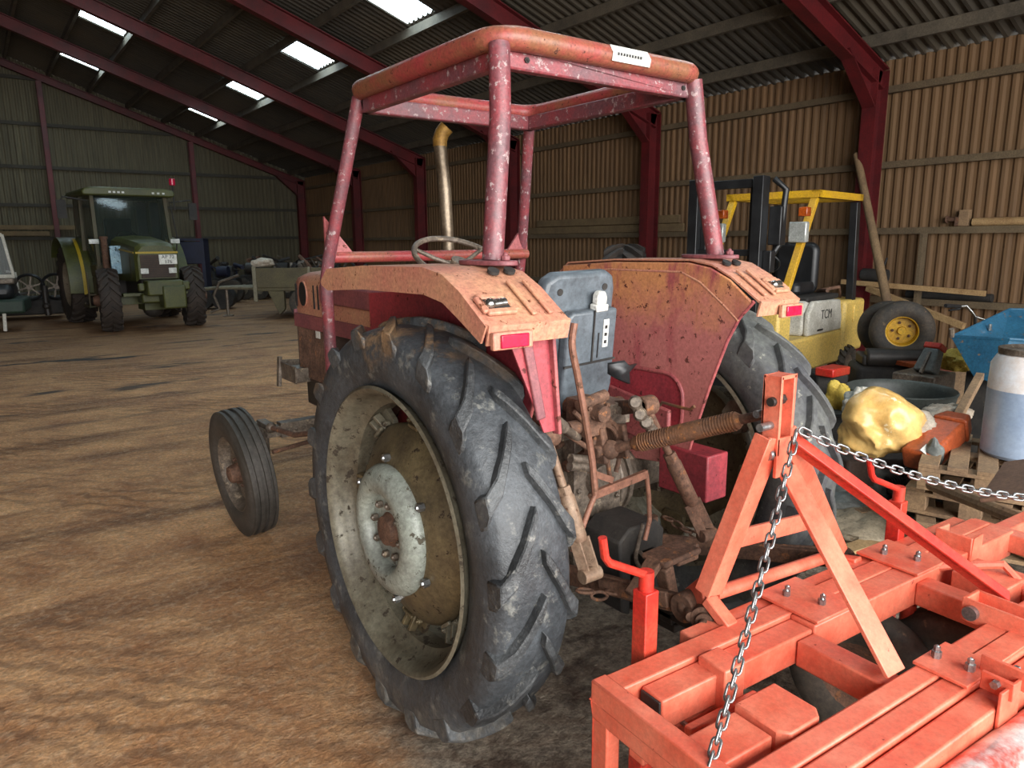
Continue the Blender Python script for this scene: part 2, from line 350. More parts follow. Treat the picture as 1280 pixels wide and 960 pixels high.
# ---------------------------------------------------------------- the hall
XW, YB, YF, XL, XR = 10.75, 28.0, -6.0, -12.5, -.9
def rz(x): return 4.1 + .348*(XW - x) if x >= XR else 4.1 + .348*(XW - XR) - .348*(XR - x)
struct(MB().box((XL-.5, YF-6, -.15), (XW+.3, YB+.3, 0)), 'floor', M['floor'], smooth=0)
def corr(a, b, pitch, dep):
    pts = []; x = a
    while x < b:
        for du, dd in ((0,0),(.28,0),(.5,1),(.78,1)): pts.append((min(x+du*pitch, b), dd*dep))
        x += pitch
    pts.append((b, 0)); return pts
m = MB(); pr = corr(YF, YB, .135, .024)
vs = [(XW-d, yy, z) for yy, d in pr for z in (0, 4.12)]; m.add(vs, [(2*i, 2*i+2, 2*i+3, 2*i+1) for i in range(len(pr)-1)])
struct(m, 'wall_right', M['wallR'], smooth=0)
m = MB(); pr = corr(XL, XW, .15, .028)
vs = [(x, YB-d, z) for x, d in pr for z in (0, rz(x))]; m.add(vs, [(2*i, 2*i+2, 2*i+3, 2*i+1) for i in range(len(pr)-1)])
struct(m, 'wall_back', M['wallB'], smooth=0)
m = MB(); pr = corr(YF, YB, .135, .024)
vs = [(XL+d, yy, z) for yy, d in pr for z in (0, 4.12)]; m.add(vs, [(2*i, 2*i+2, 2*i+3, 2*i+1) for i in range(len(pr)-1)])
struct(m, 'wall_left_unseen', M['wallB'], smooth=0)  # out of view, added to keep side light off the far end
# roof slopes with openings for the roof lights
SKY = [(5.86, 6.80, y0, y0+.95) for y0 in (11.35, 15.6, 19.9, 24.1)] + [(2.68, 3.6, y0, y0+1.0) for y0 in (19.7, 24.05)]
SKY += [(2.68, 3.6, y0, y0+1) for y0 in (15.5, 11.3, 7.0, 2.8)] + [(5.86, 6.8, y0, y0+1) for y0 in (7.0, 2.8)]
def roofpt(x, yy, up=0): return (x, yy, rz(x)+up)
m = MB(); xs = sorted({XR, XW+.2} | {a for s in SKY for a in s[:2]})
pr = corr(YF, YB, .165, .045); ys = sorted({yy for yy, _ in pr} | {a for s in SKY for a in s[2:]})
def dep(yy):
    for (a, da), (b, db) in zip(pr, pr[1:]):
        if a <= yy <= b: return da + (db-da)*(yy-a)/max(b-a, 1e-6)
    return 0
for x0, x1 in zip(xs, xs[1:]):
    for y0, y1 in zip(ys, ys[1:]):
        cx, cy = (x0+x1)/2, (y0+y1)/2
        if any(a < cx < b and c < cy < d for a, b, c, d in SKY): continue
        m.add([roofpt(x0, y0, dep(y0)), roofpt(x1, y0, dep(y0)), roofpt(x1, y1, dep(y1)), roofpt(x0, y1, dep(y1))], [(0,1,2,3)])
m.add([roofpt(XL-.2, YF), roofpt(XR, YF), roofpt(XR, YB), roofpt(XL-.2, YB)], [(0,1,2,3)])
struct(m, 'ceiling', M['roof'], smooth=0)
for i, (a, b, c, d) in enumerate(SKY):
    mm = MB(); pp = corr(c, d, .165, .03)
    mm.add([roofpt(x, yy, .03+dd) for yy, dd in pp for x in (a-.02, b+.02)], [(2*k, 2*k+2, 2*k+3, 2*k+1) for k in range(len(pp)-1)])
    struct(mm, 'window_%d' % (i+1), M['sky'], smooth=0)
# purlins along Y
n_ = 1; x = 10.08
while x > XR:
    if True:
        mm = MB().box((x-.035, YF, rz(x)-.16), (x+.035, YB-.05, rz(x)-.005)); o = struct(mm, 'trim_%d' % n_, M['purlin'], smooth=0); n_ += 1
    x -= 1.07
# wall rails
for z in (.78, 1.05+.72-.72+.0, 1.76, 2.68, 3.70):
    if z == 1.05: continue
    struct(MB().box((XW-.14, YF, z-.045), (XW-.036, YB-.04, z+.045)), 'trim_%d' % n_, M['rail'], smooth=0); n_ += 1
for z in (1.85, 2.88, 4.05, 5.35, 6.7):
    xe = min(XW-.15, XW - (z+.35-4.1)/.348) if z > 3.8 else XW-.15
    struct(MB().box((XL+.1, YB-.13, z-.05), (xe, YB-.036, z+.05)), 'trim_%d' % n_, M['railgrey'], smooth=0); n_ += 1
# portal frames: columns, rafters
def ibeam(m, p, q, w, h, up):
    p, q, up = V(p), V(q), V(up); d = (q-p).normalized(); up = (up - d*up.dot(d)).normalized()
    t = .02
    m.bar(p + up*(h/2-t/2), q + up*(h/2-t/2), w, t, up); m.bar(p - up*(h/2-t/2), q - up*(h/2-t/2), w, t, up); m.bar(p, q, .014, h-2*t, up)
sl = V((-1, 0, .348)).normalized(); nrm = V((.348, 0, 1)).normalized()
for yy in (1.2, 5.55, 9.75, 14.1, 18.5, 22.75, 27.75):
    m = MB(); hx = .26
    ibeam(m, (XW-.30, yy, 0), (XW-.30, yy, rz(XW-.30)-.25), .2, .30, (1,0,0))
    # haunched knee
    m.prism([(XW-.44, 3.45), (XW-.44, 3.95), (XW-1.2, rz(XW-1.2)-.42)], 'Y', yy-.008, yy+.008)
    m.bar((XW-.45, yy, 3.45), (XW-1.2, yy, rz(XW-1.2)-.42), .18, .02, (0,0,1))
    h = .30 if yy < 27 else .22
    a = V((XW-.15, yy, rz(XW-.15)-.17)); b = V((XR, yy, rz(XR)-.17))
    ibeam(m, a - nrm*h/2, b - nrm*h/2, .18, h, nrm)
    b2 = V((XL+.15, yy, rz(XL+.15)-.17)); ibeam(m, b - nrm*h/2, b2 - V((-.348,0,1)).normalized()*h/2, .18, h, (-.348,0,1))
    ibeam(m, (XL+.30, yy, 0), (XL+.30, yy, 4.0), .2, .30, (1,0,0))
    struct(m, 'trim_%d' % n_, M['steelred'], smooth=0); n_ += 1
for x in (2.31, 6.6, -2.2, -6.5):
    m = MB(); ibeam(m, (x, YB-.26, 0), (x, YB-.26, rz(x)-.42), .14, .22, (0,1,0)); struct(m, 'trim_%d' % n_, M['steelred'], smooth=0); n_ += 1
# ================================================================ the red tractor
XC, YA, ZA = 1.735, 2.07, .7076
T = thing('tractor', 'worn red tractor with open roll frame and faded orange mudguards in the foreground', 'tractor', (XC, YA, 0))

def bolt(mb, p, d, r=.012, h=.012):
    p = V(p); d = V(d).normalized(); mb.tube([p, p + d*h], r, 6); mb.ball(p + d*h, r*.62, 8); return mb

def ag_tyre(R0, R1, half, rimr, nl, lugw, hand=1, flat=None, c=(0,0,0), mir=1):
    """R0 carcass radius at the crown, R1 over the lugs, half width, bead radius. Axle along X, outer side -X."""
    prof = [(-half*.72, rimr), (-half*.86, rimr+.022), (-half*1.0, rimr + (R0-rimr)*.38), (-half*1.02, rimr + (R0-rimr)*.62), (-half*.95, rimr + (R0-rimr)*.86),
            (-half*.80, R0-.012), (-half*.45, R0), (0, R0+.004), (half*.45, R0), (half*.80, R0-.012), (half*.95, rimr + (R0-rimr)*.86),
            (half*1.02, rimr + (R0-rimr)*.62), (half*1.0, rimr + (R0-rimr)*.38), (half*.86, rimr+.022), (half*.72, rimr), (half*.5, rimr-.01), (-half*.5, rimr-.01)]
    m = MB(); m.lathe(prof, (0,0,0), 'X', 96, closed=True)
    lg = MB()
    def surf(u):  # u 0 centre .. 1.0 shoulder .. 1.35 down the sidewall -> (x, r)
        if u <= 1: return half*(.02 + .93*u), R0 - .022*u*u
        k = (u-1)/.35; return half*(.95 + .07*k), R0 - .022 - (R0-rimr)*.36*k
    for side in (-1, 1):
        for i in range(nl):
            ph = 2*pi*(i + (.5 if side > 0 else 0))/nl
            us = (0, .18, .45, .75, .95, 1.06, 1.22); vs = []
            for u in us:
                x, r = surf(u); a = ph - .30*min(u, 1.0)*1.0 - .07*max(0, u-1)
                wd = lugw*(1.0 if u < .7 else (1.2 if u < 1 else 1.75))*(.8 if u == 0 else 1)/r/2
                hgt = (R1-R0)*(1 if u <= .95 else max(.10, 1 - (u-.95)/.25*.9))
                if u == 0: hgt *= .9
                nx, nr = (0, 1) if u < .9 else ((.75, .66) if u < 1.2 else (1, .12))
                for k, (da, hh) in enumerate(((-wd*1.35, -.012), (-wd, hgt), (wd, hgt), (wd*1.35, -.012))):
                    rr = r + nr*hh; xx = x + nx*hh*.7
                    an = a + da
                    # angle 0 = +Y (front); increasing towards the top, then to the rear: the lugs trail so that the V points upward at the rear
                    vs.append((side*xx, rr*cos(-an*hand), rr*sin(-an*hand)))
            fs = []
            for q in range(len(us)-1):
                for k in range(3): fs.append((q*4+k, q*4+k+1, q*4+k+5, q*4+k+4))
            fs += [(0,1,2,3), tuple(len(us)*4-4+k for k in (3,2,1,0))]
            lg.add(vs, fs)
    for b in (m, lg):
        for k, v in enumerate(b.v):
            if flat is not None and v.z < -flat: b.v[k] = V((v.x, v.y, -flat + (v.z+flat)*.02))
    return m, lg

def rear_wheel(cx, mirror, mt_tyre, mt_tread):
    """a whole rear wheel; built facing -X, mirrored for the other side"""
    sgn = -1 if mirror else 1
    C0 = V((cx, YA, ZA))
    def place(mb):
        for k, v in enumerate(mb.v): mb.v[k] = V((v.x*sgn, v.y, v.z)) + C0
        return mb
    # rim: flanges, seat, well
    m = MB().lathe([(-.128,.488),(-.134,.478),(-.126,.466),(-.11,.458),(-.085,.450),(-.05,.442),(-.035,.418),(.03,.418),(.05,.442),(.10,.456),(.128,.47),(.128,.488),(.118,.474),(.05,.452),(.0,.43),(-.04,.43),(-.06,.456),(-.112,.470)], (0,0,0), 'X', 80, closed=True)
    W = part(place(m), 'rear_wheel', M['rim'], T, smooth=50)
    ty, lg = ag_tyre(.675, .708, .130, .468, 18, .044, hand=1, flat=ZA-.001)
    ty = part(place(ty), 'tyre', mt_tyre, W, smooth=50, weld=False)
    lg = part(place(lg), 'tread_lugs', mt_tread, W, bevel=.004, seg=1, smooth=40, weld=False)
    # disc with a rolled edge, dished outward
    m = MB().lathe([(.02,.345),(-.02,.348),(-.034,.335),(-.052,.31),(-.078,.275),(-.094,.24),(-.10,.215),(-.10,.19),(-.10,.02),(-.086,.02),(-.086,.20),(-.066,.27),(-.03,.32),(.006,.335)], (0,0,0), 'X', 64, closed=True)
    part(place(m), 'wheel_disc', M['disc'], W, smooth=50)
    # scalloped hub casting
    m = MB().lathe([(-.095,.222),(-.108,.224),(-.126,.216),(-.140,.200),(-.150,.178),(-.152,.148),(-.142,.132),(-.12,.124),(-.108,.122),(-.108,.02),(-.095,.02)], (0,0,0), 'X', 64, closed=True)
    part(place(m), 'wheel_hub', M['hub'], W, smooth=40)
    m = MB().lathe([(-.098,.112),(-.106,.110),(-.108,.06),(-.118,.052),(-.132,.048),(-.136,.038),(-.136,.0),(-.098,.0)], (0,0,0), 'X', 40)
    part(place(m), 'hub_centre', M['rust'], W, smooth=40)
    for k in range(8):
        a = 2*pi*k/8 + .2; m = MB(); bolt(m, (-.110, .092*cos(a), .092*sin(a)), (-1,0,0), .013, .018)
        part(place(m), 'wheel_nut', M['iron'], W)
    for k in range(6):
        a = 2*pi*k/6 + .45; m = MB(); bolt(m, (-.092, .245*cos(a), .245*sin(a)), (-1,0,0), .014, .022)
        part(place(m), 'hub_bolt', M['zinc'], W)
    # eight lugs that join rim and disc
    for k in range(8):
        a = 2*pi*k/8 + .12; M4 = Matrix.Rotation(a, 4, 'X')
        m = MB()
        m.prism([(-.055,.30),(.055,.30),(.075,.36),(.05,.425),(-.05,.425),(-.075,.36)], 'X', .0, .02)
        m.bar((-.004,-.022,.355), (-.03,-.022,.41), .014, .03, (0,0,1)); m.bar((-.004,.022,.355), (-.03,.022,.41), .014, .03, (0,0,1))
        m.bar((-.030,-.03,.352), (-.030,.03,.352), .012, .012); bolt(m, (-.004, .0, .33), (-1,0,0), .014, .02)
        bolt(m, (-.004,-.05,.36), (-1,0,0), .012, .018); bolt(m, (-.004,.05,.36), (-1,0,0), .012, .018)
        m.xf(M4); part(place(m), 'rim_clamp', M['rim'] if k % 2 else M['disc'], W, bevel=.003)
    return W
rear_wheel(1.124, False, M['tyre'], M['tyretread'])
rear_wheel(2.50, True, M['tyredull'], M['tyredull'])

# ---------------- front wheels
def front_wheel(cx, cy, steer, mirror, camber=0):
    sgn = -1 if mirror else 1; C0 = V((cx, cy, .368)); Rm = Matrix.Rotation(steer, 3, 'Z') @ Matrix.Rotation(camber, 3, 'Y')
    def place(mb):
        for k, v in enumerate(mb.v): mb.v[k] = Rm @ V((v.x*sgn, v.y, v.z)) + C0
        return mb
    prof = [(-.058,.215),(-.074,.24),(-.082,.28),(-.080,.315),(-.074,.34),(-.068,.348)]
    for x0, x1 in ((-.066,-.047),(-.035,-.010),(.010,.035),(.047,.066)): prof += [(x0,.354),(x0+.002,.370 - (abs(x0+x1)*.05)),(x1-.002,.370 - (abs(x0+x1)*.05)),(x1,.354)]
    prof += [(.068,.348),(.074,.34),(.080,.315),(.082,.28),(.074,.24),(.058,.215)]
    W = part(place(MB().lathe([(-.060,.222),(-.064,.216),(-.055,.205),(-.02,.190),(.03,.185),(.055,.205),(.060,.222),(.05,.205),(.03,.192),(-.02,.197),(-.05,.212)], (0,0,0), 'X', 48, closed=True)), 'front_wheel', M['iron'], T, smooth=50)
    part(place(MB().lathe(prof, (0,0,0), 'X', 72, closed=True)), 'tyre', M['tyredirt'] if mirror else M['fronttyre'], W, smooth=35)
    part(place(MB().lathe([(.0,.195),(-.004,.17),(.014,.13),(-.006,.095),(-.012,.06),(-.012,.0),(0,0),(0,.06),(.004,.09),(.024,.13),(.008,.17),(.01,.195)], (0,0,0), 'X', 40)), 'wheel_disc', M['iron'], W)
    part(place(MB().lathe([(-.01,.058),(-.06,.052),(-.075,.045),(-.082,.03),(-.085,.0)], (0,0,0), 'X', 24)), 'hub_cap', M['rust'], W)
    for k in range(6):
        a = 2*pi*k/6; m = MB(); bolt(m, (-.012, .078*cos(a), .078*sin(a)), (-1,0,0), .011, .016); part(place(m), 'wheel_nut', M['rust'], W)
M['fronttyre'] = worn('front_tyre_rubber', '#37342f', '#4a4540', '#5f584e', .7, .66, 5, 18, .6, 0, .4, .9)
front_wheel(1.10, 4.10, radians(2), False, radians(-5))
front_wheel(2.37, 4.05, radians(2), True, radians(5))

# ---------------- front axle, radiator, engine, hood
m = MB().bar((1.30,4.02,.60), (2.17,4.02,.60), .075, .085); m.bar((1.22,4.02,.595), (1.5,4.02,.60), .055, .06)
for i in range(5): bolt(m, (1.34+i*.045, 3.98, .60), (0,-1,0), .013, .01)
for i in range(5): bolt(m, (2.12-i*.045, 3.98, .60), (0,-1,0), .013, .01)
part(m, 'front_axle', M['iron'], T, bevel=.006)
for s in (-1, 1):
    x = XC + s*.53
    m = MB().cyl((x,4.03,.44), (x,4.03,.66), .036); m.bar((x,4.03,.66), (x+s*.0,3.86,.66), .05, .03); m.cyl((x,4.03,.42), (x+s*.10,4.04,.37), .045, r2=.05)
    m.ball((x,3.86,.66), .03); part(m, 'steering_knuckle', M['iron'], T, bevel=.003)
    m = MB().tube([(x,3.86,.66), (x-s*.02,3.55,.68), (XC+s*.2,2.95,.82)], .014); m.cyl((x,3.86,.52),(x-s*.25,3.92,.53),.012)
    part(m, 'steering_rod', M['rust'], T)
m = MB().box((1.60,3.50,.50), (1.87,4.20,.74)).box((1.53,3.62,.70),(1.94,4.16,.90)); m.bar((1.60,4.02,.60),(1.87,4.02,.60),.2,.2)
part(m, 'front_axle_support', M['darkiron'], T, bevel=.012)
m = MB().box((1.58,2.75,.55), (1.89,3.55,1.05)).box((1.62,2.8,1.05),(1.85,3.5,1.22)); m.cyl((1.50,3.0,.78),(1.58,3.0,.78),.06); m.cyl((1.50,3.3,.68),(1.58,3.3,.68),.05)
for k in range(4): m.cyl((1.56,2.9+k*.18,1.0),(1.56,2.9+k*.18,1.12),.022)
m.tube([(1.56,2.9,1.12),(1.50,3.0,1.15),(1.50,3.4,1.15),(1.55,3.55,1.05)], .015)
part(m, 'engine_block', M['darkiron'], T, bevel=.01)
# grille/radiator side
m = MB().box((1.50,3.72,.86), (1.53,4.16,1.22)).box((1.94,3.72,.86),(1.97,4.16,1.22)).box((1.50,4.14,.86),(1.97,4.18,1.22)).box((1.50,3.70,.86),(1.97,3.73,1.22))
G_ = part(m, 'grille_surround', M['darkbrown'] if 'darkbrown' in M else M['darkiron'], T, bevel=.006)
m = MB()
for k in range(22): m.box((1.492, 3.76+k*.018, .88), (1.50, 3.766+k*.018, 1.20))
part(m, 'side_grille', M['rust'], G_)
m = MB().box((1.489, 3.80, 1.13), (1.4915, 3.86, 1.19)); part(m, 'data_plate', M['label'], G_)
# front weight bracket sticking out at the nose (battery tray)
m = MB().bar((1.50,4.02,.86),(1.50,4.26,.86),.16,.012).bar((1.42,4.02,.90),(1.42,4.28,.90),.01,.10).bar((1.42,4.28,.91),(1.60,4.28,.90),.01,.10).bar((1.42,4.02,.90),(1.60,4.02,.90),.01,.08).box((1.44,4.07,.868),(1.54,4.22,.93)).bar((1.40,4.27,.80),(1.42,4.285,.98),.02,.04)
part(m, 'battery_tray', M['iron'], T, bevel=.004)
def hoodsec(w, z0, z1, c=.035):
    return [(XC-w,z0),(XC-w-.004,z1-c*1.6),(XC-w+c*.4,z1-c*.5),(XC-w+c*1.5,z1),(XC,z1+.018),(XC+w-c*1.5,z1),(XC+w-c*.4,z1-c*.5),(XC+w+.004,z1-c*1.6),(XC+w,z0)]
m = MB(); secs = [(4.20,.21,1.27,1.43),(4.16,.232,1.235,1.468),(4.05,.238,1.235,1.485),(3.4,.24,1.235,1.505),(2.72,.242,1.235,1.52)]
n = 9; vs = []
for yy, w_, z0, z1 in secs: vs += [(x, yy, z) for x, z in hoodsec(w_, z0, z1)]
fs = [(i*n+k, i*n+k+1, (i+1)*n+k+1, (i+1)*n+k) for i in range(len(secs)-1) for k in range(n-1)] + [tuple(range(n)), tuple((len(secs)-1)*n+k for k in range(n))]
m.add(vs, fs); H = part(m, 'hood', M['orange'], T, smooth=45)
m = MB().box((1.486,2.68,1.17),(1.500,4.17,1.25)).box((1.97,2.68,1.17),(1.984,4.17,1.25)).box((1.486,4.165,1.17),(1.984,4.178,1.27)); part(m, 'hood_skirt', M['hoodpink'], H, bevel=.003)
m = MB().prism([(.052*cos(t)+4.02, .068*sin(t)+1.365) for t in [k*pi/12 for k in range(24)]], 'X', 1.485, 1.4935); part(m, 'headlamp_opening', M['black'], H)
m = MB().tube([(1.4925, .055*cos(t)+4.02, .071*sin(t)+1.365) for t in [k*pi/12 for k in range(24)]], .005, 8, closed=True); part(m, 'headlamp_rim', M['orange'], H)
for yy in (4.13, 3.86, 3.80):
    m = MB().box((1.488, yy-.004, 1.29),(1.4955, yy+.006, 1.42)); part(m, 'vent_slot', M['black'], H)
# tank side panel behind the hood
m = MB().box((1.475,2.62,1.33),(1.99,3.75,1.43)); part(m, 'side_moulding', M['hoodpink'], H, bevel=.012)
m = MB(); m.prism([(2.64,1.255),(3.1,1.24),(3.1,1.42),(2.66,1.455)], 'X', 1.462, 1.48); bolt(m, (1.462, 2.70, 1.40), (-1,0,0), .008,.006); part(m, 'tank_panel', M['deepred'], H, bevel=.006)
m = MB().box((1.52,2.45,.95),(1.95,2.66,1.46)); part(m, 'dashboard', M['deepred'], T, bevel=.02)
# steering
st = V((1.66,2.62,1.575)); ax = V((0,-.52,1)).normalized(); sx_ = V((1,0,0)); sy_ = ax.cross(sx_)
m = MB().tube([st + sx_*.195*cos(t) + sy_*.195*sin(t) for t in [k*2*pi/40 for k in range(40)]], .012, 10, closed=True)
for a in (.5, 2.6, 4.7): m.tube([st - ax*.03, st + (sx_*cos(a) + sy_*sin(a))*.1 - ax*.02, st + (sx_*cos(a) + sy_*sin(a))*.19], .009)
m.cyl(st - ax*.06, st + ax*.0, .035); SW = part(m, 'steering_wheel', M['iron'], T)
part(MB().cyl(st - ax*.45, st - ax*.05, .024), 'steering_column', M['darkiron'], T)
# exhaust
m = MB().tube([(2.0,3.25,1.35),(1.98,3.25,1.9),(1.962,3.25,2.08),(1.958,3.25,2.12),(1.957,3.25,2.14)], [.033]*5, 18); EX = part(m, 'exhaust_pipe', M['exhaust'], T, smooth=50)
m = MB().tube([(1.957,3.25,2.12),(1.957,3.25,2.15),(1.966,3.24,2.185),(1.985,3.225,2.212)], [.035,.037,.037,.038], 18); part(m, 'exhaust_tip', M['exhtip'], EX, smooth=50)

# ---------------- gearbox, axle, lift
m = MB().box((1.60,2.15,.50),(1.88,2.80,1.00)).box((1.56,1.90,.48),(1.91,2.30,.98)); m.cyl((1.56,2.07,ZA),(1.48,2.07,ZA),.2,24,.15); m.cyl((1.91,2.07,ZA),(1.99,2.07,ZA),.2,24,.15)
part(m, 'gearbox', M['iron'], T, bevel=.015)
for s in (-1, 1):
    x0 = XC + s*.22; x1 = XC + s*(.52 if s < 0 else .59)
    m = MB().tube([(x0,YA,ZA),(XC+s*.30,YA,ZA),(XC+s*.36,YA,ZA),(x1,YA,ZA)], [.15,.12,.10,.095], 24); m.cyl((x1-s*.03,YA,ZA),(x1,YA,ZA),.14); m.cyl((XC+s*.25,YA,ZA),(XC+s*.27,YA,ZA),.165)
    for k in range(10): bolt(m, (XC+s*.27, YA+.14*cos(k*.628), ZA+.14*sin(k*.628)), (s,0,0), .01, .012)
    part(m, 'axle_housing', M['iron'], T, bevel=.004)
# lift cover with ram housing
m = MB().box((1.57,1.86,.96),(1.90,2.45,1.03)).box((1.60,1.80,1.0),(1.86,2.0,1.08)); m.cyl((1.73,1.78,1.0),(1.73,2.2,1.06),.09)
for k in range(5):
    for x in (1.585,1.885): bolt(m, (x, 1.9+k*.12, 1.03), (0,0,1), .012, .012)
part(m, 'lift_cover', M['iron'], T, bevel=.012)
m = MB().box((1.62,1.83,.46),(1.85,1.92,.96)); m.cyl((1.735,1.86,.62),(1.735,1.74,.62),.05); m.cyl((1.735,1.86,.80),(1.735,1.80,.80),.06)
for k in range(8): bolt(m, (1.64 if k%2 else 1.83, 1.83, .50+.055*k), (0,-1,0), .011, .012)
part(m, 'rear_cover', M['iron'], T, bevel=.01)
m = MB().cyl((1.735,1.86,.62),(1.735,1.62,.62),.02); m.cyl((1.735,1.70,.62),(1.735,1.63,.62),.03); part(m, 'power_shaft', M['iron'], T)
# power shaft guard / drawbar head, black
m = MB().prism([(1.64,.40),(1.62,.66),(1.67,.70),(1.80,.70),(1.84,.66),(1.83,.40),(1.79,.38),(1.79,.60),(1.68,.60),(1.68,.38)], 'Y', 1.60, 1.78)
part(m, 'power_shaft_guard', M['blackmat'], T, bevel=.008)
m = MB().bar((1.735,2.1,.40),(1.735,1.42,.40),.07,.03); m.bar((1.735,1.5,.44),(1.735,1.30,.44),.08,.025); m.bar((1.735,1.46,.41),(1.735,1.46,.49),.08,.06)
part(m, 'drawbar', M['darkiron'], T, bevel=.006)
# pick-up hook frame (brown bracket) behind
hk = AY(835,705,1.42)
m = MB().bar(hk+V((-.16,.0,-.06)), hk+V((-.06,0,.03)), .06,.02); m.bar(hk+V((-.07,0,.03)), hk+V((.10,0,.035)), .10,.02); m.bar(hk+V((.09,0,.035)), hk+V((.09,0,-.02)), .10,.02)
m.bar(hk+V((-.02,0,.0)), hk+V((.02,0,-.14)), .05,.04); part(m, 'hitch_bracket', M['rust'], T, bevel=.006)
# lift arms (upper)
for s in (-1, 1):
    a = V((XC+s*.13,1.95,1.02)); b = AY(684,545,1.62) if s < 0 else AY(808,507,1.62)
    m = MB().bar(a, b, .03, .06, w2=.025, h2=.045); m.cyl(b-V((.03,0,0)), b+V((.03,0,0)), .034); m.cyl(a-V((.03*s,0,0)), a+V((.03*s,0,0)), .05)
    part(m, 'lift_arm', M['rust'], T, bevel=.004)
part(MB().cyl((1.52,1.95,1.02),(1.96,1.95,1.02),.038), 'lift_shaft', M['rust'], T)
LB = [AY(860,757,1.28), AY(1052,700,1.28)]   # ball ends of the lower links
LM = [AY(738,718,1.50), AY(884,668,1.50)]    # lift rod joints
for s, i in ((-1,0),(1,1)):
    top = AY(684,545,1.62) if s < 0 else AY(808,507,1.62); lo = LM[i]; d = (lo-top)
    m = MB().tube([top, top + d*.45], .013); m.tube([top+d*.40, top+d*.44, top+d*.72, top+d*.76], [.018,.026,.026,.02], 16)
    dd = d.normalized(); sd = dd.cross(V((0,1,0))).normalized()
    m.bar(top+d*.74+sd*.018, lo+sd*.018, .01,.035); m.bar(top+d*.74-sd*.018, lo-sd*.018, .01,.035); m.cyl(lo-V((.035,0,0)), lo+V((.035,0,0)), .022)
    m.cyl(top+d*.0-V((.03,0,0)), top+V((.03,0,0)), .026); m.tube([top+d*.36, top+d*.42],[.024,.024],6)
    part(m, 'lift_rod', M['rodbeige'] if s < 0 and 'rodbeige' in M else M['rust'], T, bevel=.002)
    root = V((XC+s*.20, 2.02, .46)); be = LB[i]
    m = MB().bar(root, be + (root-be).normalized()*.03, .022, .075, w2=.022, h2=.06); m.cyl(be-V((.03,0,0)), be+V((.03,0,0)), .045, 24); m.ball(be, .036, 16); m.cyl(root-V((.04,0,0)), root+V((.04,0,0)), .04)
    k = root + (be-root)*.55; m.bar(k+V((.02*s,0,0)), be+V((.02*s,.06,0)), .015,.05)
    part(m, 'lower_link', M['rust'], T, bevel=.004)
    # check chain
    a = V((XC+s*.50, 1.95, .50)) if s > 0 else AY(722,733,1.6); b = be + (root-be)*.35
    L = (b-a).length; nn = int(L/.045)
    for q in range(nn):
        c = a + (b-a)*((q+.5)/nn) - V((0,0,.03*sin(pi*(q+.5)/nn))); di = (b-a).normalized(); sd = di.cross(V((0,0,1))).normalized(); 
        if q % 2: sd = sd.cross(di)
        part(MB().tube([c + di*.024*cos(t)*1.15 + sd*.014*sin(t) for t in [z*pi/7 for z in range(14)]], .0055, 8, closed=True), 'check_chain_link', M['rust'], T)
    a2 = V((XC+s*.42, 1.95, .47)); m = MB().bar(V((XC+s*.22,1.96,.50)), a2, .05, .03); m.cyl(a2-V((0,0,.05)), a2+V((0,0,.05)), .03); part(m, 'stabiliser_bracket', M['rust'], T, bevel=.004)
# top link, rusty threaded tube
tl0 = AY(762,562,1.66); tl1 = AY(968,515,1.16); d = tl1-tl0
TL = part(MB().tube([tl0+d*q for q in (.16,.18,.36,.38,.60,.62,.80,.82)], [.017,.025,.026,.029,.030,.027,.027,.018], 18), 'top_link', M['rustbright'], T)
part(MB().tube([tl0, tl0+d*.2], .015).ball(tl0, .034), 'threaded_end', M['rust'], TL); part(MB().tube([tl0+d*.79, tl1], .0145).ball(tl1, .032, sc=(.8,1,1)), 'threaded_end', M['rust'], TL)
m = MB(); dn = d.normalized(); sd = dn.cross(V((0,0,1))).normalized(); u2_ = sd.cross(dn)
for q in [k/60 for k in range(13, 48)]: m.tube([tl0+d*q+(sd*cos(t)+u2_*sin(t))*.0275 for t in [z*pi/7 for z in range(14)]], .0028, 5, closed=True)
part(m, 'thread', M['rustbright'], TL)
part(MB().cyl(AY(945,518,1.16)-V((0,0,0)), AY(972,511,1.16), .011), 'link_pin', M['zinc'], TL)
# rocker and levers over the lift cover
rk = AY(765,560,1.68)
m = MB().bar(rk+V((-.05,.08,.0)), rk+V((-.05,-.02,.02)), .02,.12); m.bar(rk+V((.05,.08,.0)), rk+V((.05,-.02,.02)), .02,.12); m.bar(rk+V((-.05,.08,.06)), rk+V((.05,.08,.06)), .03,.10); m.cyl(rk+V((-.08,0,0)), rk+V((.08,0,0)), .022)
part(m, 'top_link_rocker', M['rust'], T, bevel=.006)
# remote valve block and oil pipes
vb = AY(735,520,1.72)
m = MB().box(vb-V((.045,.04,.06)), vb+V((.045,.06,.06))); m.cyl(vb+V((0,-.08,.02)), vb+V((0,.1,.02)), .028); m.cyl(vb+V((-.09,0,-.03)), vb+V((.09,0,-.03)), .024); m.cyl(vb+V((-.07,-.03,.05)), vb+V((.05,-.03,.07)), .02)
for k in range(5): bolt(m, vb+V((-.04+.02*k,-.045,.04-.03*(k%2))), (0,-1,0), .009, .012)
part(m, 'valve_block', M['rust'], T, bevel=.006)
def pipe(pp, r=.008, y=1.7, mt='rust', nm='oil_pipe', par=T, jit=0):
    pts = [AY(a, b, y + (c[0] if c else 0)) for a, b, *c in pp]
    # smooth with catmull-rom
    out = []
    for i in range(len(pts)-1):
        p0, p1, p2, p3 = pts[max(i-1,0)], pts[i], pts[i+1], pts[min(i+2,len(pts)-1)]
        for q in range(5):
            t = q/5; out.append(.5*((2*p1)+(p2-p0)*t+(2*p0-5*p1+4*p2-p3)*t*t+(-p0+3*p1-3*p2+p3)*t**3))
    out.append(pts[-1]); return part(MB().tube(out, r, 8), nm, M[mt], par)
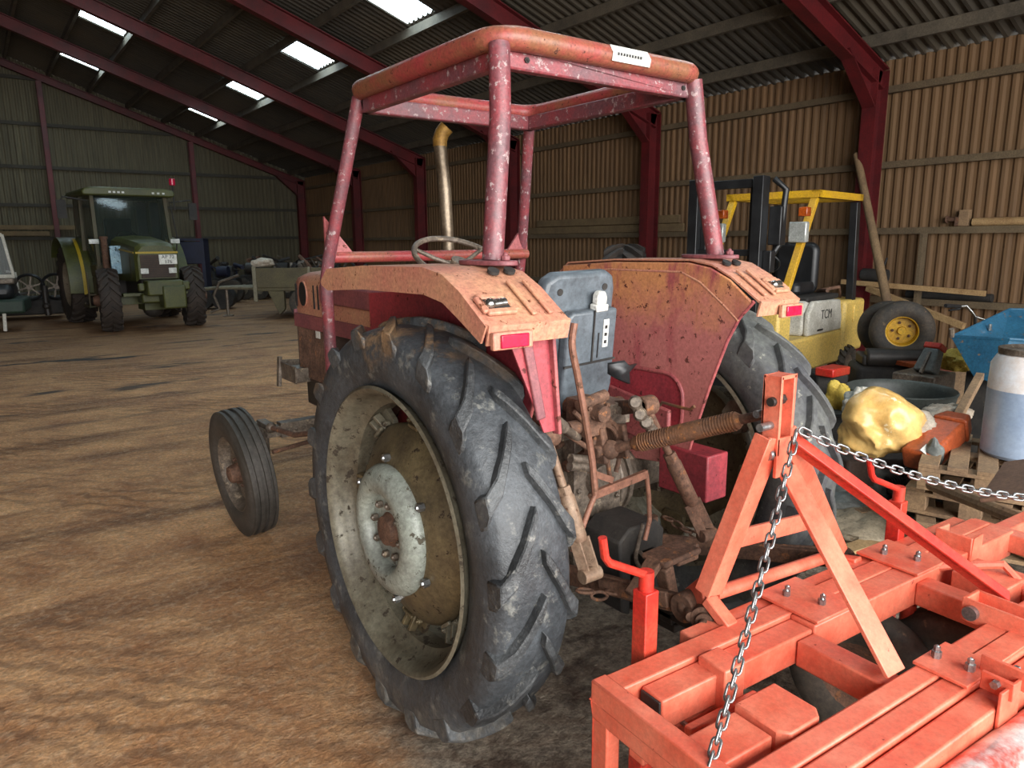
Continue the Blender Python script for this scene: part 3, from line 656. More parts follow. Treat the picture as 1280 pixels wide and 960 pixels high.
for q in ([(742,520),(752,532),(757,555),(750,575),(742,566),(744,548),(752,540)], [(752,530),(765,535),(772,548),(774,570),(770,590)], [(758,525),(768,530),(775,545)],
          [(745,545),(758,552),(760,580),(764,604)], [(690,535),(705,540),(722,552),(735,560)], [(688,525),(712,545),(730,556)], [(718,515),(730,528),(738,545)]):
    pipe(q, .008)
for a, b in (((713,573),(735,575)), ((712,583),(738,584))): part(MB().cyl(AY(*a,1.72), AY(*b,1.72), .016), 'spool_end', M['iron'], T)
m = MB().cyl(AY(695,528,1.66), AY(722,547,1.70), .014); m.cyl(AY(692,525,1.66), AY(704,535,1.67), .022); part(m, 'quick_coupler', M['iron'], T)
# bent control lever, and the wishbone frame hanging behind
pipe([(718,404),(715,432),(722,470),(731,520),(740,575),(744,618)], .0105, 1.52, 'leverrust' if 'leverrust' in M else 'rust', 'control_lever')
m = MB()
tri = [AY(*q,1.54) for q in ((744,618),(742,592),(765,600),(808,592),(807,600),(770,612),(744,618))]
m.bar(tri[1], tri[0], .012,.02); m.bar(tri[0], tri[3], .014, .026); m.bar(tri[1], tri[2], .012,.02)
m.tube([tri[3], AY(811,620,1.54), AY(812,650,1.54), AY(806,675,1.54)], .008); m.tube([tri[0], AY(735,640,1.54), AY(728,660,1.54), AY(716,690,1.54)], .009)
part(m, 'linkage_frame', M['leverrust'] if 'leverrust' in M else M['rust'], T)
pipe([(800,690),(812,705),(806,715),(795,700),(798,680),(804,655)], .007, 1.58, 'iron', 'hanging_wire')
pipe([(794,505),(802,520),(812,533),(822,548)], .018, 1.60, 'iron', 'lift_knuckle'); 
m = MB()
for q in ((794,503),(800,518),(808,528),(816,541)): m.ball(AY(*q,1.6), .024, 10); m.cyl(AY(*q,1.58), AY(*q,1.63), .016)
part(m, 'lift_knuckle', M['iron'], T)
# side plates and small castings under the seat, for the cluttered look of the rear housing
rnd = random.Random(3)
for k in range(16):
    c = AY(rnd.uniform(690,745), rnd.uniform(545,640), rnd.uniform(1.82,1.95)); m = MB(); d = V((rnd.uniform(-1,1), rnd.uniform(-.4,.4), rnd.uniform(-.6,.6))).normalized()*rnd.uniform(.03,.07)
    if k % 3: m.cyl(c-d, c+d, rnd.uniform(.009,.02))
    else: m.bar(c-d, c+d, .025, .035)
    part(m, 'linkage_piece', M['rust' if k % 2 else 'iron'], T, bevel=.003)
m = MB().bar((1.46,1.95,.98),(1.40,1.75,.60),.02,.05); m.bar((1.40,1.75,.60),(1.40,1.9,.45),.02,.05); part(m, 'linkage_plate', M['iron'], T, bevel=.003)

# ---------------- seat
def rrect(x0, x1, z0, z1, r, n=6, slope=0):
    pts = []
    for cx, cz, a0 in ((x1-r, z1-r, 0), (x0+r, z1-r, pi/2), (x0+r, z0+r, pi), (x1-r, z0+r, 1.5*pi)):
        for k in range(n+1): a = a0 + k*pi/2/n; pts.append((cx + r*cos(a), cz + r*sin(a)))
    return pts
Sm = Matrix.Translation((1.68,1.95,1.045)) @ Matrix.Rotation(radians(-3), 4, 'Y') @ Matrix.Rotation(radians(8), 4, 'X')
m = MB(); P_ = [(-.125,0),(.13,.0),(.165,.06),(.175,.44),(.167,.485),(.132,.505),(-.095,.512),(-.140,.490),(-.158,.44),(-.165,.2),(-.15,.04)]
m.prism(P_, 'Y', -.03, .03); m.xf(Sm); SB = part(m, 'seat_backrest', M['seat'], T, bevel=.018, seg=3)
m = MB().prism([(-.10,.02),(.13,.02),(.150,.10),(.152,.38),(-.055,.385),(-.075,.37),(-.085,.15)], 'Y', -.075, -.028); m.xf(Sm); DB = part(m, 'document_box', M['seat'], SB, bevel=.012, seg=3)
m = MB().box((-.088,-.080,.193),(.150,-.074,.200)).box((.035,-.080,.20),(.041,-.0745,.383)); m.xf(Sm); part(m, 'box_seam', M['blackmat'], DB)
m = MB().prism([(-.02+.07,.40),(.095,.40),(.095,.425),(.085,.445),(.06,.445),(.05,.43)], 'Y', -.075, -.045); m.box((.045,-.08,.375),(.10,-.04,.40)); m.xf(Sm); part(m, 'white_clip', M['label'], SB, bevel=.005)['label'] = 'white plastic clip'
m = MB().box((.085,-.0775,.245),(.110,-.0745,.345)); m.xf(Sm); part(m, 'label_strip', M['label'], DB)
m = MB()
for z in (.258,.285,.312): m.box((.091,-.0785,z),(.103,-.0774,z+.012))
m.xf(Sm); part(m, 'printed_marks', M['ink'], DB)
m = MB().box((.062,-.0775,.21),(.067,-.0745,.30)); m.xf(Sm); part(m, 'latch_slot', M['black'], DB)
for x, z in ((-.085,.45),(.12,.45)):
    m = MB().cyl((x,-.033,z),(x,-.027,z),.012); m.xf(Sm); part(m, 'seat_screw', M['blackmat'], SB)
m = MB().prism(rrect(-.22,.22,-.2,.2,.08), 'Z', 0, .09); m.xf(Matrix.Translation((1.72,2.22,1.02))); part(m, 'seat_cushion', M['black'], T, bevel=.03, seg=3)
m = MB().box((1.62,2.05,1.0),(1.85,2.35,1.04)); part(m, 'seat_base', M['blackmat'], T)
ab = AY(775,462,1.74)
m = MB().add([ab+V(q) for q in ((-.06,0,.03),(.0,-.02,.035),(.035,0,.01),(.08,.01,.012),(.035,.0,-.015),(.02,-.02,-.05),(-.02,0,-.03),(-.05,.01,-.01))], [(0,1,2,7),(2,3,4),(7,2,4,5,6)]); 
for k in range(len(m.v)): pass
o = part(m, 'torn_seat_cover', M['black'], T); sd_ = o.modifiers.new('s', 'SOLIDIFY'); sd_.thickness = .012

# ---------------- mudguards
def fender(s):
    xi = XC + s*(.47 if s < 0 else .375); xo = XC + s*(.735 if s < 0 else .60)
    top = [(2.50,1.515),(2.44,1.560),(2.15,1.578),(1.76,1.582),(1.66,1.566),(1.575,1.525),(1.455,1.445)]
    mt = M['orange']
    m = MB().strip(top, 'X', xi, xo, .006)
    F = part(m, 'mudguard', mt, T, bevel=.0, smooth=60)
    # outer lip and tail lip
    lip = [(y_, z_-.075) for y_, z_ in top]; lip[0] = (2.49,1.50); lip[-1] = (1.48,1.40)
    m = MB().prism(top + lip[::-1], 'X', xo, xo + s*.006)
    m.prism([(1.455,1.449),(1.449,1.445),(1.462,1.395),(1.468,1.395)], 'X', xi + s*.0, xo); part(m, 'outer_lip', mt, F)
    # rolled inner corner and side panel
    side = [(2.46,1.545),(2.15,1.565),(1.76,1.57),(1.66,1.553),(1.575,1.515),(1.475,1.44),(1.53,1.385),(1.575,1.30),(1.64,1.13),(1.69,.98),(1.725,.86),(1.83,.79),(2.40,.72),(2.50,.9)]
    m = MB().prism(side, 'X', xi, xi - s*.012); SP = part(m, 'side_panel', M['inner'] if s > 0 else M['deepred'], F, bevel=.004)
    m = MB().tube([(xi - s*.008, y_, z_) for y_, z_ in [(2.42,1.522),(2.15,1.535),(1.79,1.535),(1.70,1.50),(1.60,1.43),(1.53,1.375)]], .006, 8); part(m, 'pressed_edge', mt, SP, smooth=60)
    m = MB().tube([(xi - s*.006, y_, z_) for y_, z_ in [(1.475,1.445),(1.53,1.385),(1.575,1.30),(1.64,1.13),(1.69,.98),(1.725,.86)]], .007, 8); part(m, 'panel_edge', M['red'], SP, smooth=60)
    if s < 0:
        m = MB(); q = [(xi-.17,1.545,1.46),(xi-.002,1.545,1.46),(xi-.002,1.505,1.13),(xi-.05,1.505,1.13)]; m.add(q + [(x_, y_-.006, z_) for x_, y_, z_ in q], [(0,1,2,3),(7,6,5,4),(0,4,5,1),(1,5,6,2),(2,6,7,3),(3,7,4,0)]); CP = part(m, 'closing_panel', M['deepred'], F)
        part(MB().bar((xi-.10,1.532,1.45),(xi-.06,1.500,1.17),.030,.012,(0,-1,0)), 'stiffener', M['hoodpink'], CP, bevel=.004)
        part(MB().bar((xi-.006,1.530,1.44),(xi-.004,1.498,1.12),.012,.03,(0,-1,0)), 'folded_edge', M['red'], CP, bevel=.003)
    # foot box below
    m = MB().box((xi-.03*s, 1.615, .69), (xi+.09*s, 1.85, .87)); part(m, 'foot_box', M['deepred'], F, bevel=.006)
    # roll bar plate, grommets, ribs, lamp recess, reflector
    fx = XC + s*(.52 if s < 0 else .49)
    # local frame on the sloping tail
    a, b = V((0,1.575,1.531)), V((0,1.455,1.451)); sl_ = (b-a).normalized(); nn = V((0,-sl_.z,sl_.y)); nn = nn if nn.z > 0 else -nn
    def on(x, t, h=0): p = a + sl_*t + nn*h; return V((x, p.y, p.z))
    for dx in (.05,.105):
        m = MB().bar(on(xi+s*dx,-.02,.003), on(xi+s*dx,.125,.003), .016,.008,nn); part(m, 'raised_rib', mt, F, bevel=.003)
        q = V((0,1.645,1.566)); m = MB().cyl((xi+s*(dx+.01), q.y, q.z), (xi+s*(dx+.01), q.y-.004, q.z+.008), .017); part(m, 'rubber_grommet', M['blackmat'], F)
    x0, x1 = sorted((xi + s*.125, xi + s*.205)) if s > 0 else sorted((xi + s*.155, xi + s*.245)); 
    m = MB(); c0, c1, c2, c3 = on(x0,.045,.004), on(x1,.045,.004), on(x1,.105,.004), on(x0,.105,.004)
    m.bar(c0,c1,.02,.012,nn); m.bar(c1,c2,.02,.012,nn); m.bar(c2,c3,.02,.012,nn); m.bar(c3,c0,.02,.012,nn); LR = part(m, 'lamp_recess', mt, F, bevel=.004)
    m = MB().add([on(x0,.05,.006),on(x1,.05,.006),on(x1,.10,.006),on(x0,.10,.006)],[(0,1,2,3)]); part(m, 'recess_back', M['blackmat'], LR)
    m = MB().cyl(on(x0+.02,.08,.008), on(x1-.02,.075,.008), .013); m.ball(on(x0+.02,.08,.01), .016); part(m, 'lamp_bulb', M['chrome'], LR)
    xm = (x0+x1)/2
    m = MB().box((xm-.062,1.435,1.385),(xm+.062,1.452,1.43)); RB = part(m, 'reflector_housing', mt, F, bevel=.004)
    m = MB().box((xm-.042,1.428,1.390),(xm+.045,1.436,1.424)); part(m, 'reflector', M['reflector'], RB, bevel=.003)
    m = MB().box((fx-.055,1.60,1.582),(fx+.055,1.88,1.598)) if False else MB()
    yb = 1.74
    pts = [(fx+.055*cos(t), yb+.10*(sin(t)) + (.05 if sin(t)>0 else 0)) for t in [k*pi/12 for k in range(24)]]
    m.prism(pts, 'Z', 1.583, 1.597); bolt(m, (fx-.0*s, yb-.065, 1.597), (0,0,1), .015, .014); part(m, 'roll_bar_foot', M['hoodpink'], F, bevel=.004)
    return F
FL = fender(-1); FR = fender(1)
# pressed toolbox pocket on the right inner panel
xp = XC + .375 - .013
m = MB().prism([(y_, z_) for y_, z_ in rrect(1.755,2.16,.90,1.15,.09)], 'X', xp-.002, xp); PK = part(m, 'pressed_pocket', M['deepred'], FR)
rr = rrect(1.755,2.16,.90,1.15,.09); m = MB().tube([(xp-.003, y_, z_) for y_, z_ in rr], .008, 8, closed=True); part(m, 'pocket_rim', M['red'], PK)
m = MB().prism([(1.78,1.02),(2.20,1.08),(2.20,1.0),(2.08,.90),(1.86,.86),(1.78,.92)], 'X', xp-.05, xp-.03); part(m, 'side_flap', M['red'], PK, bevel=.008)
m = MB().tube([AX(*q, xp-.07) for q in ((812,520),(828,503),(846,508),(862,512),(868,508))], .006, 8); part(m, 'bent_rod', M['rustbright'], PK)
# foot plates
for s in (-1,1):
    m = MB().box((XC+s*.16,2.35,.62),(XC+s*.55,2.95,.64)); part(m, 'foot_plate', M['rust'], T, bevel=.004)

# ---------------- roll frame
xl, xr, yr, yf, zt = 1.290, 2.135, 1.80, 2.745, 2.225
R0 = part(MB().bar((xl,yr+.02,zt-.05),(xr,yr+.02,zt-.05),.04,.06).bar((xl,yf-.02,zt-.05),(xr,yf-.02,zt-.05),.04,.06).bar((xl+.02,yr,zt-.05),(xl+.02,yf,zt-.05),.04,.06).bar((xr-.02,yr,zt-.05),(xr-.02,yf,zt-.05),.04,.06), 'roll_frame', M['rops'], T, bevel=.006)
def loop(x0,x1,y0,y1,z,r):
    pts = []
    for cx, cy, a0 in ((x1-r,y1-r,0),(x0+r,y1-r,pi/2),(x0+r,y0+r,pi),(x1-r,y0+r,1.5*pi)):
        for k in range(6): a = a0 + k*pi/2/5; pts.append((cx+r*cos(a), cy+r*sin(a), z))
    return pts
part(MB().tube(loop(xl-.015,xr+.015,yr-.015,yf+.015,zt,.09), .036, 14, closed=True, flat=.95), 'top_rail', M['ropstop'], R0, smooth=60)
fz = 1.595
legs = [[(xl+.0,yr,zt-.02),(xl-.02,yr-.03,2.0),(XC-.515,1.745,fz)], [(xr,yr,zt-.02),(xr+.03,yr-.01,2.0),(XC+.50,1.745,fz)]]
for l in legs: part(MB().tube(l, .032, 14, flat=1), 'post', M['rops'], R0, smooth=60)
for s, x in ((-1,xl),(1,xr)):
    a = V((x, yf, zt-.02)); b = AX(408,340,1.20) if s < 0 else AX(651,330,2.27); c = V((b.x, b.y-.0, 1.05))
    part(MB().tube([a, a+(b-a)*.5, a+(b-a)*.93, b+V((0,.01,-.04)), c], .026, 14), 'post', M['rops'], R0, smooth=60)
    if s < 0: bl = b
    else: br = b
cb0 = bl + V((0,0,.06)); cb1 = V((br.x, bl.y, cb0.z))
part(MB().tube([cb0, cb1], .024, 14), 'cross_bar', M['ropstop'], R0)
for q, s in ((cb0,1),(cb1,-1)):
    part(MB().prism([(q.x, q.z),(q.x+s*.13,q.z+.01),(q.x+s*.0,q.z+.17)], 'Y', q.y-.006, q.y+.006), 'gusset', M['red'], R0)
# paper sticker wrapped on the rear rail
a = AY(765,68,yr-.048); b = AY(812,76,yr-.048); st_ = part(MB().add([(a.x,yr-.049,zt-.020),(b.x,yr-.049,zt-.020),(b.x+.002,yr-.0535,zt+.004),(b.x-.002,yr-.040,zt+.0285),(a.x-.002,yr-.040,zt+.0285),(a.x,yr-.0535,zt+.004)],[(0,1,2,5),(5,2,3,4)]), 'sticker', M['label'], R0)
m = MB()
for k in range(9):
    x = a.x+.02+k*.0125; m.box((x, yr-.0545, zt-.002), (x+.008, yr-.0525, zt+.006))
part(m, 'printing', M['ink'], st_)
for x in (xl+.10, xr-.05): m = MB(); bolt(m, (x, yr+.002, zt-.05), (0,-1,0), .009,.006); part(m, 'frame_bolt', M['blackmat'], R0)
# ================================================================ the orange-red implement on the three point linkage
th = radians(-3.2); E1 = V((cos(th), sin(th), 0)); E2 = V((sin(th), -cos(th), 0)); OI = V((1.101, 1.153, 0))
def LP(a, b, z): return OI + E1*a + E2*b + V((0,0,z))
I = thing('cultivator_frame', 'bright orange-red three point implement frame behind the red tractor', 'farm implement', (LP(.9,.25,0).x, LP(.9,.25,0).y, 0))
def lbox(m, a0, a1, b0, b1, z0, z1):
    i = len(m.v); m.box((a0,b0,z0),(a1,b1,z1))
    for k in range(i, len(m.v)): v = m.v[k]; m.v[k] = LP(v.x, v.y, v.z)
    return m
zt_ = .60
def IP(m, n, mt='impl', b=.005, par=None): return part(m, n, M[mt], par or I, bevel=b)
# front beam: inner channel and outer tube, bolted splice plates
m = lbox(MB(), .0, 1.86, -.005, .062, zt_-.075, zt_); FBm = IP(m, 'front_beam')
m = lbox(MB(), .345, 1.84, -.060, -.008, zt_-.085, zt_-.008); IP(m, 'front_beam_tube')
m = lbox(MB(), .085, .66, .066, .138, zt_-.095, zt_-.012); o = IP(m, 'sliding_tube'); m = lbox(MB(), .078, .085, .070, .134, zt_-.090, zt_-.017); IP(m, 'end_cap', 'darkiron', .002, o)
m = lbox(MB(), .665, 1.86, .062, .142, zt_-.10, zt_-.002); IP(m, 'front_beam_tube')
for a in (.70, 1.22):
    m = lbox(MB(), a-.03, a+.16, -.062, .145, zt_+.001, zt_+.010); s_p = IP(m, 'splice_plate', 'impl', .002)
    for k, (da, b) in enumerate(((.03,.0),(.07,.09))):
        mb = MB(); bolt(mb, LP(a+da, b, zt_+.01), (0,0,1), .011, .016); bolt(mb, LP(a+da+.004, b, zt_+.026), (0,0,1), .008, .012); part(mb, 'plate_bolt', M['zinc'], s_p)
# cross members
for a in (.585, 1.19):
    m = lbox(MB(), a, a+.075, .142, .44, zt_-.095, zt_-.02); IP(m, 'cross_member')
# left side frame (welded channel with a window)
m = lbox(MB(), -.014, .033, -.007, .62, zt_-.055, zt_+.003); lbox(m, -.012, -.002, -.005, .62, zt_-.10, zt_-.05)
for b0, b1 in ((-.005,.055),(.27,.33),(.54,.62)): lbox(m, -.012, .03, b0, b1, .14, zt_-.05)
lbox(m, -.012, .03, -.005, .62, .10, .16); IP(m, 'side_frame', 'impl', .006)
m = lbox(MB(), .03, .30, .085, .135, zt_-.165, zt_-.105); IP(m, 'lower_tube', 'impl')
m = MB().tube([LP(.16,.06,zt_-.10), LP(.16,.150,zt_-.10), LP(.165,.155,zt_-.12), LP(.165,.155,zt_-.19)], .006, 8); IP(m, 'u_bolt', 'zinc', 0)
# upright sleeve and clamp blocks at the left
m = lbox(MB(), .27, .345, .075, .165, zt_-.17, zt_+.012); IP(m, 'sleeve_bracket')
m = lbox(MB(), .035, .195, .255, .36, zt_-.22, zt_-.01); IP(m, 'clamp_block')
m = MB(); pl = [(.205,.245),(.205,.36),(.225,.385),(.325,.385),(.35,.36),(.35,.245)]
m.prism([(a,b) for a,b in pl], 'Z', zt_-.25, zt_-.0)
for k in range(len(m.v)): v = m.v[k]; m.v[k] = LP(v.x, v.y, v.z)
cb_ = IP(m, 'clamp_box'); m = MB(); c = LP(.28,.386,zt_-.11); m.tube([c, c - E1*.0 + E2*.05], .012, 10); m.ball(c+E2*.055, .018, 10); m.tube([c+E2*.02+V((-.02,0,.0)), c+E2*.02+V((-.045,0,.02))], .009, 8); part(m, 'clamp_bolt', M['zinc'], cb_)
m = lbox(MB(), .13, .38, .165, .19, zt_-.10, zt_-.075); IP(m, 'link_strap')
# rear beams
for b0, b1, z in ((.395,.452,zt_),(.456,.515,zt_-.004),(.520,.582,zt_-.014)):
    m = lbox(MB(), -.012, 1.86, b0, b1, z-.08, z); IP(m, 'rear_beam', 'impl', .006)
m = lbox(MB(), .70, .86, .39, .520, zt_+.001, zt_+.010); rp = IP(m, 'splice_plate', 'impl', .002)
for a, b in ((.765,.415),(.775,.49)):
    mb = MB(); bolt(mb, LP(a,b,zt_+.01), (0,0,1), .012, .018); bolt(mb, LP(a,b,zt_+.028), (0,0,1), .008, .012); part(mb, 'plate_bolt', M['zinc'], rp)
m = lbox(MB(), .80, .812, .50, .60, zt_-.0, zt_+.05); lbox(m, .735, .747, .53, .60, zt_-.0, zt_+.045); lbox(m, .70, .80, .584, .592, zt_-.07, zt_+.03); lg_ = IP(m, 'clamp_lug', 'impl', .002)
for a in (.82, .72):
    mb = MB(); bolt(mb, LP(a,.565,zt_+.03), E1, .010, .02); part(mb, 'plate_bolt', M['zinc'], lg_)
m = lbox(MB(), .86, 1.08, .455, .512, zt_-.002, zt_+.004); IP(m, 'wear_strip', 'impl', .002)
# right hand hoop channel crossing the rear beams
m = MB()
pp = [LP(1.15,.34,zt_+.015), LP(1.15,.66,zt_+.015)]
lbox(m, 1.075, 1.15, .335, .66, zt_+.004, zt_+.010); lbox(m, 1.068, 1.078, .335, .66, zt_-.02, zt_+.05); lbox(m, 1.145, 1.155, .335, .66, zt_-.02, zt_+.05); lbox(m, 1.068, 1.155, .330, .342, zt_-.02, zt_+.05)
ch = IP(m, 'top_channel', 'impl', .004); mb = MB(); c = LP(1.068,.36,zt_+.015); mb.cyl(c, c-E1*.018, .02, 20); part(mb, 'channel_bolt', M['zinc'], ch)
# right uprights and boxes
m = lbox(MB(), 1.52, 1.53, .03, .15, zt_-.16, zt_+.05); lbox(m, 1.53, 1.60, .14, .15, zt_-.16, zt_+.05); lbox(m, 1.53, 1.60, .03, .04, zt_-.16, zt_+.05); IP(m, 'upright_channel', 'impl', .003)
m = lbox(MB(), 1.33, 1.50, .18, .34, zt_-.16, zt_-.0); IP(m, 'clamp_block')
m = MB().tube([LP(1.30,.08,zt_-.03), LP(1.36,.16,zt_-.0), LP(1.44,.28,zt_+.03), LP(1.45,.34,zt_-.02), LP(1.45,.36,zt_-.2)], .014, 8); IP(m, 'hoop_strap', 'impl', 0)
m = lbox(MB(), 1.25, 1.50, .155, .215, zt_-.16, zt_-.10); IP(m, 'lower_tube')
m = lbox(MB(), 1.60, 2.2, .05, .11, zt_-.08, zt_-.02); lbox(m, 1.83, 1.9, -.01, .65, zt_-.08, zt_-.01); IP(m, 'side_frame', 'impl', .006)
m = MB().tube([LP(1.24,.10,zt_-.1), LP(1.24,.10,.35), LP(1.24,.10,.20)], [.022,.020,.018]); m.cyl(LP(1.24,.10,zt_-.12), LP(1.24,.10,zt_-.14), .027); IP(m, 'gauge_wheel_stem', 'impl2', 0)
# headstock: legs, box mast with holes, braces
T0 = AY(962,470,1.10); T1 = AY(994,470,1.12); tz = T0.z; kn = AY(972,556,1.10); kz = kn.z; xm0 = T0.x+.008; 
mastw = .115; yb0 = 1.075; 
x0 = AY(978,470,1.07).x; x1 = x0 + .068
m = MB().box((x0,1.07,kz-.02),(x0+.010,1.125,tz)).box((x1-.010,1.07,kz-.02),(x1,1.125,tz)).box((x0,1.07,tz-.010),(x1,1.125,tz)).box((x0,1.117,kz),(x1,1.125,tz)); MS = IP(m, 'headstock_mast', 'impl', .002)
for z, r, mt_ in ((tz-.07,.015,'darkiron'),(tz-.215,.020,'zinc')):
    part(MB().cyl((x0+.02,1.065+.028,z),(x0-.012,1.065+.028,z), r, 16, r*.8), 'mast_bolt', M[mt_], MS)
part(MB().cyl((x1-.012,1.10,tz-.07),(x1-.03,1.10,tz-.07),.014,6), 'mast_bolt', M['darkiron'], MS)
part(MB().cyl((x0-.05,1.095,tz-.135),(x0+.02,1.095,tz-.135),.011), 'hitch_pin', M['zinc'], MS)
part(MB().tube([(x0+.025+.026*sin(t)*1.0, 1.11, tz-.15+.05*cos(t)) for t in [k*pi/10 for k in range(-1,12)]], .007, 8), 'steel_loop', M['impl'], MS)
LF = AY(886,740,1.20); RF = AY(1045,692,1.20)
for X0, Ft in ((x0+.006, LF), (x1-.006, RF)):
    m = MB().bar((X0,1.12,kz+.015), Ft, .012, .085, (0,-1,0)) if False else MB()
    a = V((X0,1.10,kz+.03)); d = (Ft-a).normalized(); sd = d.cross(V((0,1,0))).normalized()
    so = sd if (sd.x > 0) == (X0 > x0+.03) else -sd
    m.bar(a+V((0,-.02,0)), Ft+V((0,-.02,0)), .010, .060, sd); m.bar(a+so*.030+V((0,.0,0)), Ft+so*.030+V((0,.0,0)), .05, .010, sd); IP(m, 'headstock_leg', 'impl', .002)
m = MB(); c0 = LF + (V((x0,1.12,kz))-LF)*.36; c1 = RF + (V((x1,1.12,kz))-RF)*.36; m.bar(c0, c1, .012, .055); IP(m, 'headstock_crossbar', 'impl', .002)
m = MB().cyl(AY(893,742,1.20), AY(1040,694,1.20), .020); IP(m, 'headstock_crossbar', 'impl', 0)
for q0, q1, w_, mt_ in (((x0+.06,1.08,kz-.06), G(1119,842,zt_), .075, 'impl'), ((x1+.005,1.08,kz+.01), G(1252,747,zt_), .042, 'impl2')):
    a, b = V(q0), V(q1); m = MB(); d = (b-a).normalized(); n_p = d.cross(E1).normalized()
    if mt_ == 'impl': m.bar(a, b, w_, .012, n_p)
    else: m.bar(a, b, .010, w_, n_p); m.bar(a + n_p*w_/2, b + n_p*w_/2, .034, .008, n_p)
    IP(m, 'rear_brace', mt_, .002)
m = MB().box((x0,1.07,kz-.08),(x1,1.08,kz+.03)); IP(m, 'headstock_gusset', 'impl', .002)
# lower hitch brackets
for F_, s in ((LF,-1),(RF,1)):
    be = LB[0] if s < 0 else LB[1]
    m = MB().bar(F_+V((-.0,.02,.0)), be+V((.03,.02,0)), .014,.07); m.bar(F_+V((0,0,-.02)), V((F_.x, 1.12, zt_-.01)), .045,.03)
    HB = IP(m, 'lower_hitch_bracket', 'impl', .004)
    c = be; m = MB().cyl(c+V((-.045,-.05,0)), c+V((-.02,-.02,0)), .016); m.cyl(c+V((.02,-.06,.0)),c+V((-.03,-.085,0)),.040,24); m.cyl(c+V((-.025,-.085,0)),c+V((-.04,-.093,0)),.026,20); m.cyl(c+V((-.04,-.09,0)),c+V((-.055,-.10,0)),.013,16); part(m, 'hitch_ball_washers', M['rust'], HB)
# cranked jack stands
def jack(pix, yj, zb, nm):
    q = [AY(*a, yj) for a in pix]; m = MB().tube([q[0], q[0]+(q[1]-q[0])*.8, q[1]+(q[2]-q[1])*.08, q[2]], .011, 10); J = IP(m, 'crank_handle', 'impl2' , 0)
    m = MB().box((q[2].x-.024, yj-.024, zb), (q[2].x+.024, yj+.024, q[2].z-.04)); p_ = IP(m, 'jack_post', 'impl2', .003); part(MB().cyl((q[2].x,yj,q[2].z-.045),(q[2].x,yj,q[2].z+.012),.020), 'spindle_head', M['impl2'], p_)
jack(((753,672),(757,702),(808,719)), 1.19, .0, '')
jack(((1087,575),(1090,598),(1124,612)), 1.15, .0, '')
# gauge wheels with plain worn tyres
def gwheel(c, r, w_, yaw=0):
    c = V(c); m = MB(); prof = [(-w_*.35, r*.5),(-w_*.48, r*.6),(-w_*.5, r*.8),(-w_*.42, r*.94),(-w_*.25, r*.99),(0, r),(w_*.25, r*.99),(w_*.42, r*.94),(w_*.5, r*.8),(w_*.48, r*.6),(w_*.35, r*.5)]
    Rm = Matrix.Rotation(yaw, 3, 'Z')
    m.lathe(prof, (0,0,0), 'X', 48, closed=True); m.v = [Rm @ v + c for v in m.v]; Wt = part(m, 'gauge_wheel', M['tyredirt'], I, smooth=50)
    m = MB().lathe([(-w_*.3,0),(-w_*.3,r*.2),(-w_*.15,r*.3),(-w_*.36,r*.51),(w_*.36,r*.51),(w_*.15,r*.3),(w_*.3,r*.2),(w_*.3,0)], (0,0,0), 'X', 32); m.v = [Rm @ v + c for v in m.v]; part(m, 'wheel_disc', M['rust'], Wt)
q = G(1172,762,.50); gwheel((q.x+.05, q.y-.07, .25), .25, .18, .15)
q = G(1092,770,.46); gwheel((q.x, q.y+.02, .24), .24, .10, .15)
q = G(1275,850,.40); gwheel((q.x+.05, q.y-.05, .21), .21, .14, -.1)
q = G(880,905,.34); gwheel((q.x, q.y-.10, .18), .18, .08, .1)
# worn roller tube at the near right corner
M['worntube'] = worn('red_tube_with_bare_metal', '#d05a50', '#d8d4d2', '#a84038', .35, .66, 3.0, 9, .3, .2, .1)
a = G(1215,985,.50); b = G(1420,830,.50); d = (b-a).normalized(); m = MB().tube([a-d*.1, b], .060, 28); RT = IP(m, 'roller_tube', 'worntube', 0)

# ---------------------------------------------------------------- two galvanised chains from the mast
def chain(p, q, sag, n, label):
    p, q = V(p), V(q); L0 = (q-p).length; C = None
    pts = [p + (q-p)*(i/n) - V((0,0,sag*4*(i/n)*(1-i/n))) for i in range(n+1)]
    root = thing('chain', label, 'chain', p, 'galvanised chains from the mast')
    pl = (pts[1]-pts[0]).length; h = pl*.5 + .0042; wdt = .0095
    base = MB().tube([V((h*(1 if k < 6 else -1) + (-wdt*.9 if k < 6 else wdt*.9) + wdt*.9*cos(-pi/2+k%6*pi/5)*(1 if k < 6 else -1), wdt*sin(-pi/2+k%6*pi/5)*(1 if k < 6 else -1), 0)) for k in range(12)], .0033, 8, closed=True)
    first = None
    for i in range(n):
        c = (pts[i]+pts[i+1])/2; d = (pts[i+1]-pts[i]).normalized()
        if first is None:
            tmp = MB(); tmp.v = [v + p for v in base.v]; tmp.f = base.f; o = part(tmp, 'chain_link', M['zinc'], root, smooth=60); first = o
        else: o = first.copy(); COL.objects.link(o); o.parent = root
        up = V((0,0,1)) if i % 2 else V((0,1,0)); up = (V((0,0,1)) if i % 2 else d.cross(V((0,0,1)))); y_ = d.cross(up).normalized(); z_ = d.cross(y_)
        R3 = Matrix((d, y_, z_)).transposed(); o.matrix_local = Matrix.Translation(c - p) @ R3.to_4x4()
    return root
c0 = V((x1-.018,1.050,tz-.150))
chain(c0, AY(886,962,.80), .03, 27, 'galvanised chain hanging steeply down the implement towards the lower edge of the picture')
e_ = V((0,0,1.65)) + RAY(1300,624)*2.1
chain(c0+V((.02,0,0)), e_, .035, 27, 'galvanised chain stretched out to the right above the cranked post')
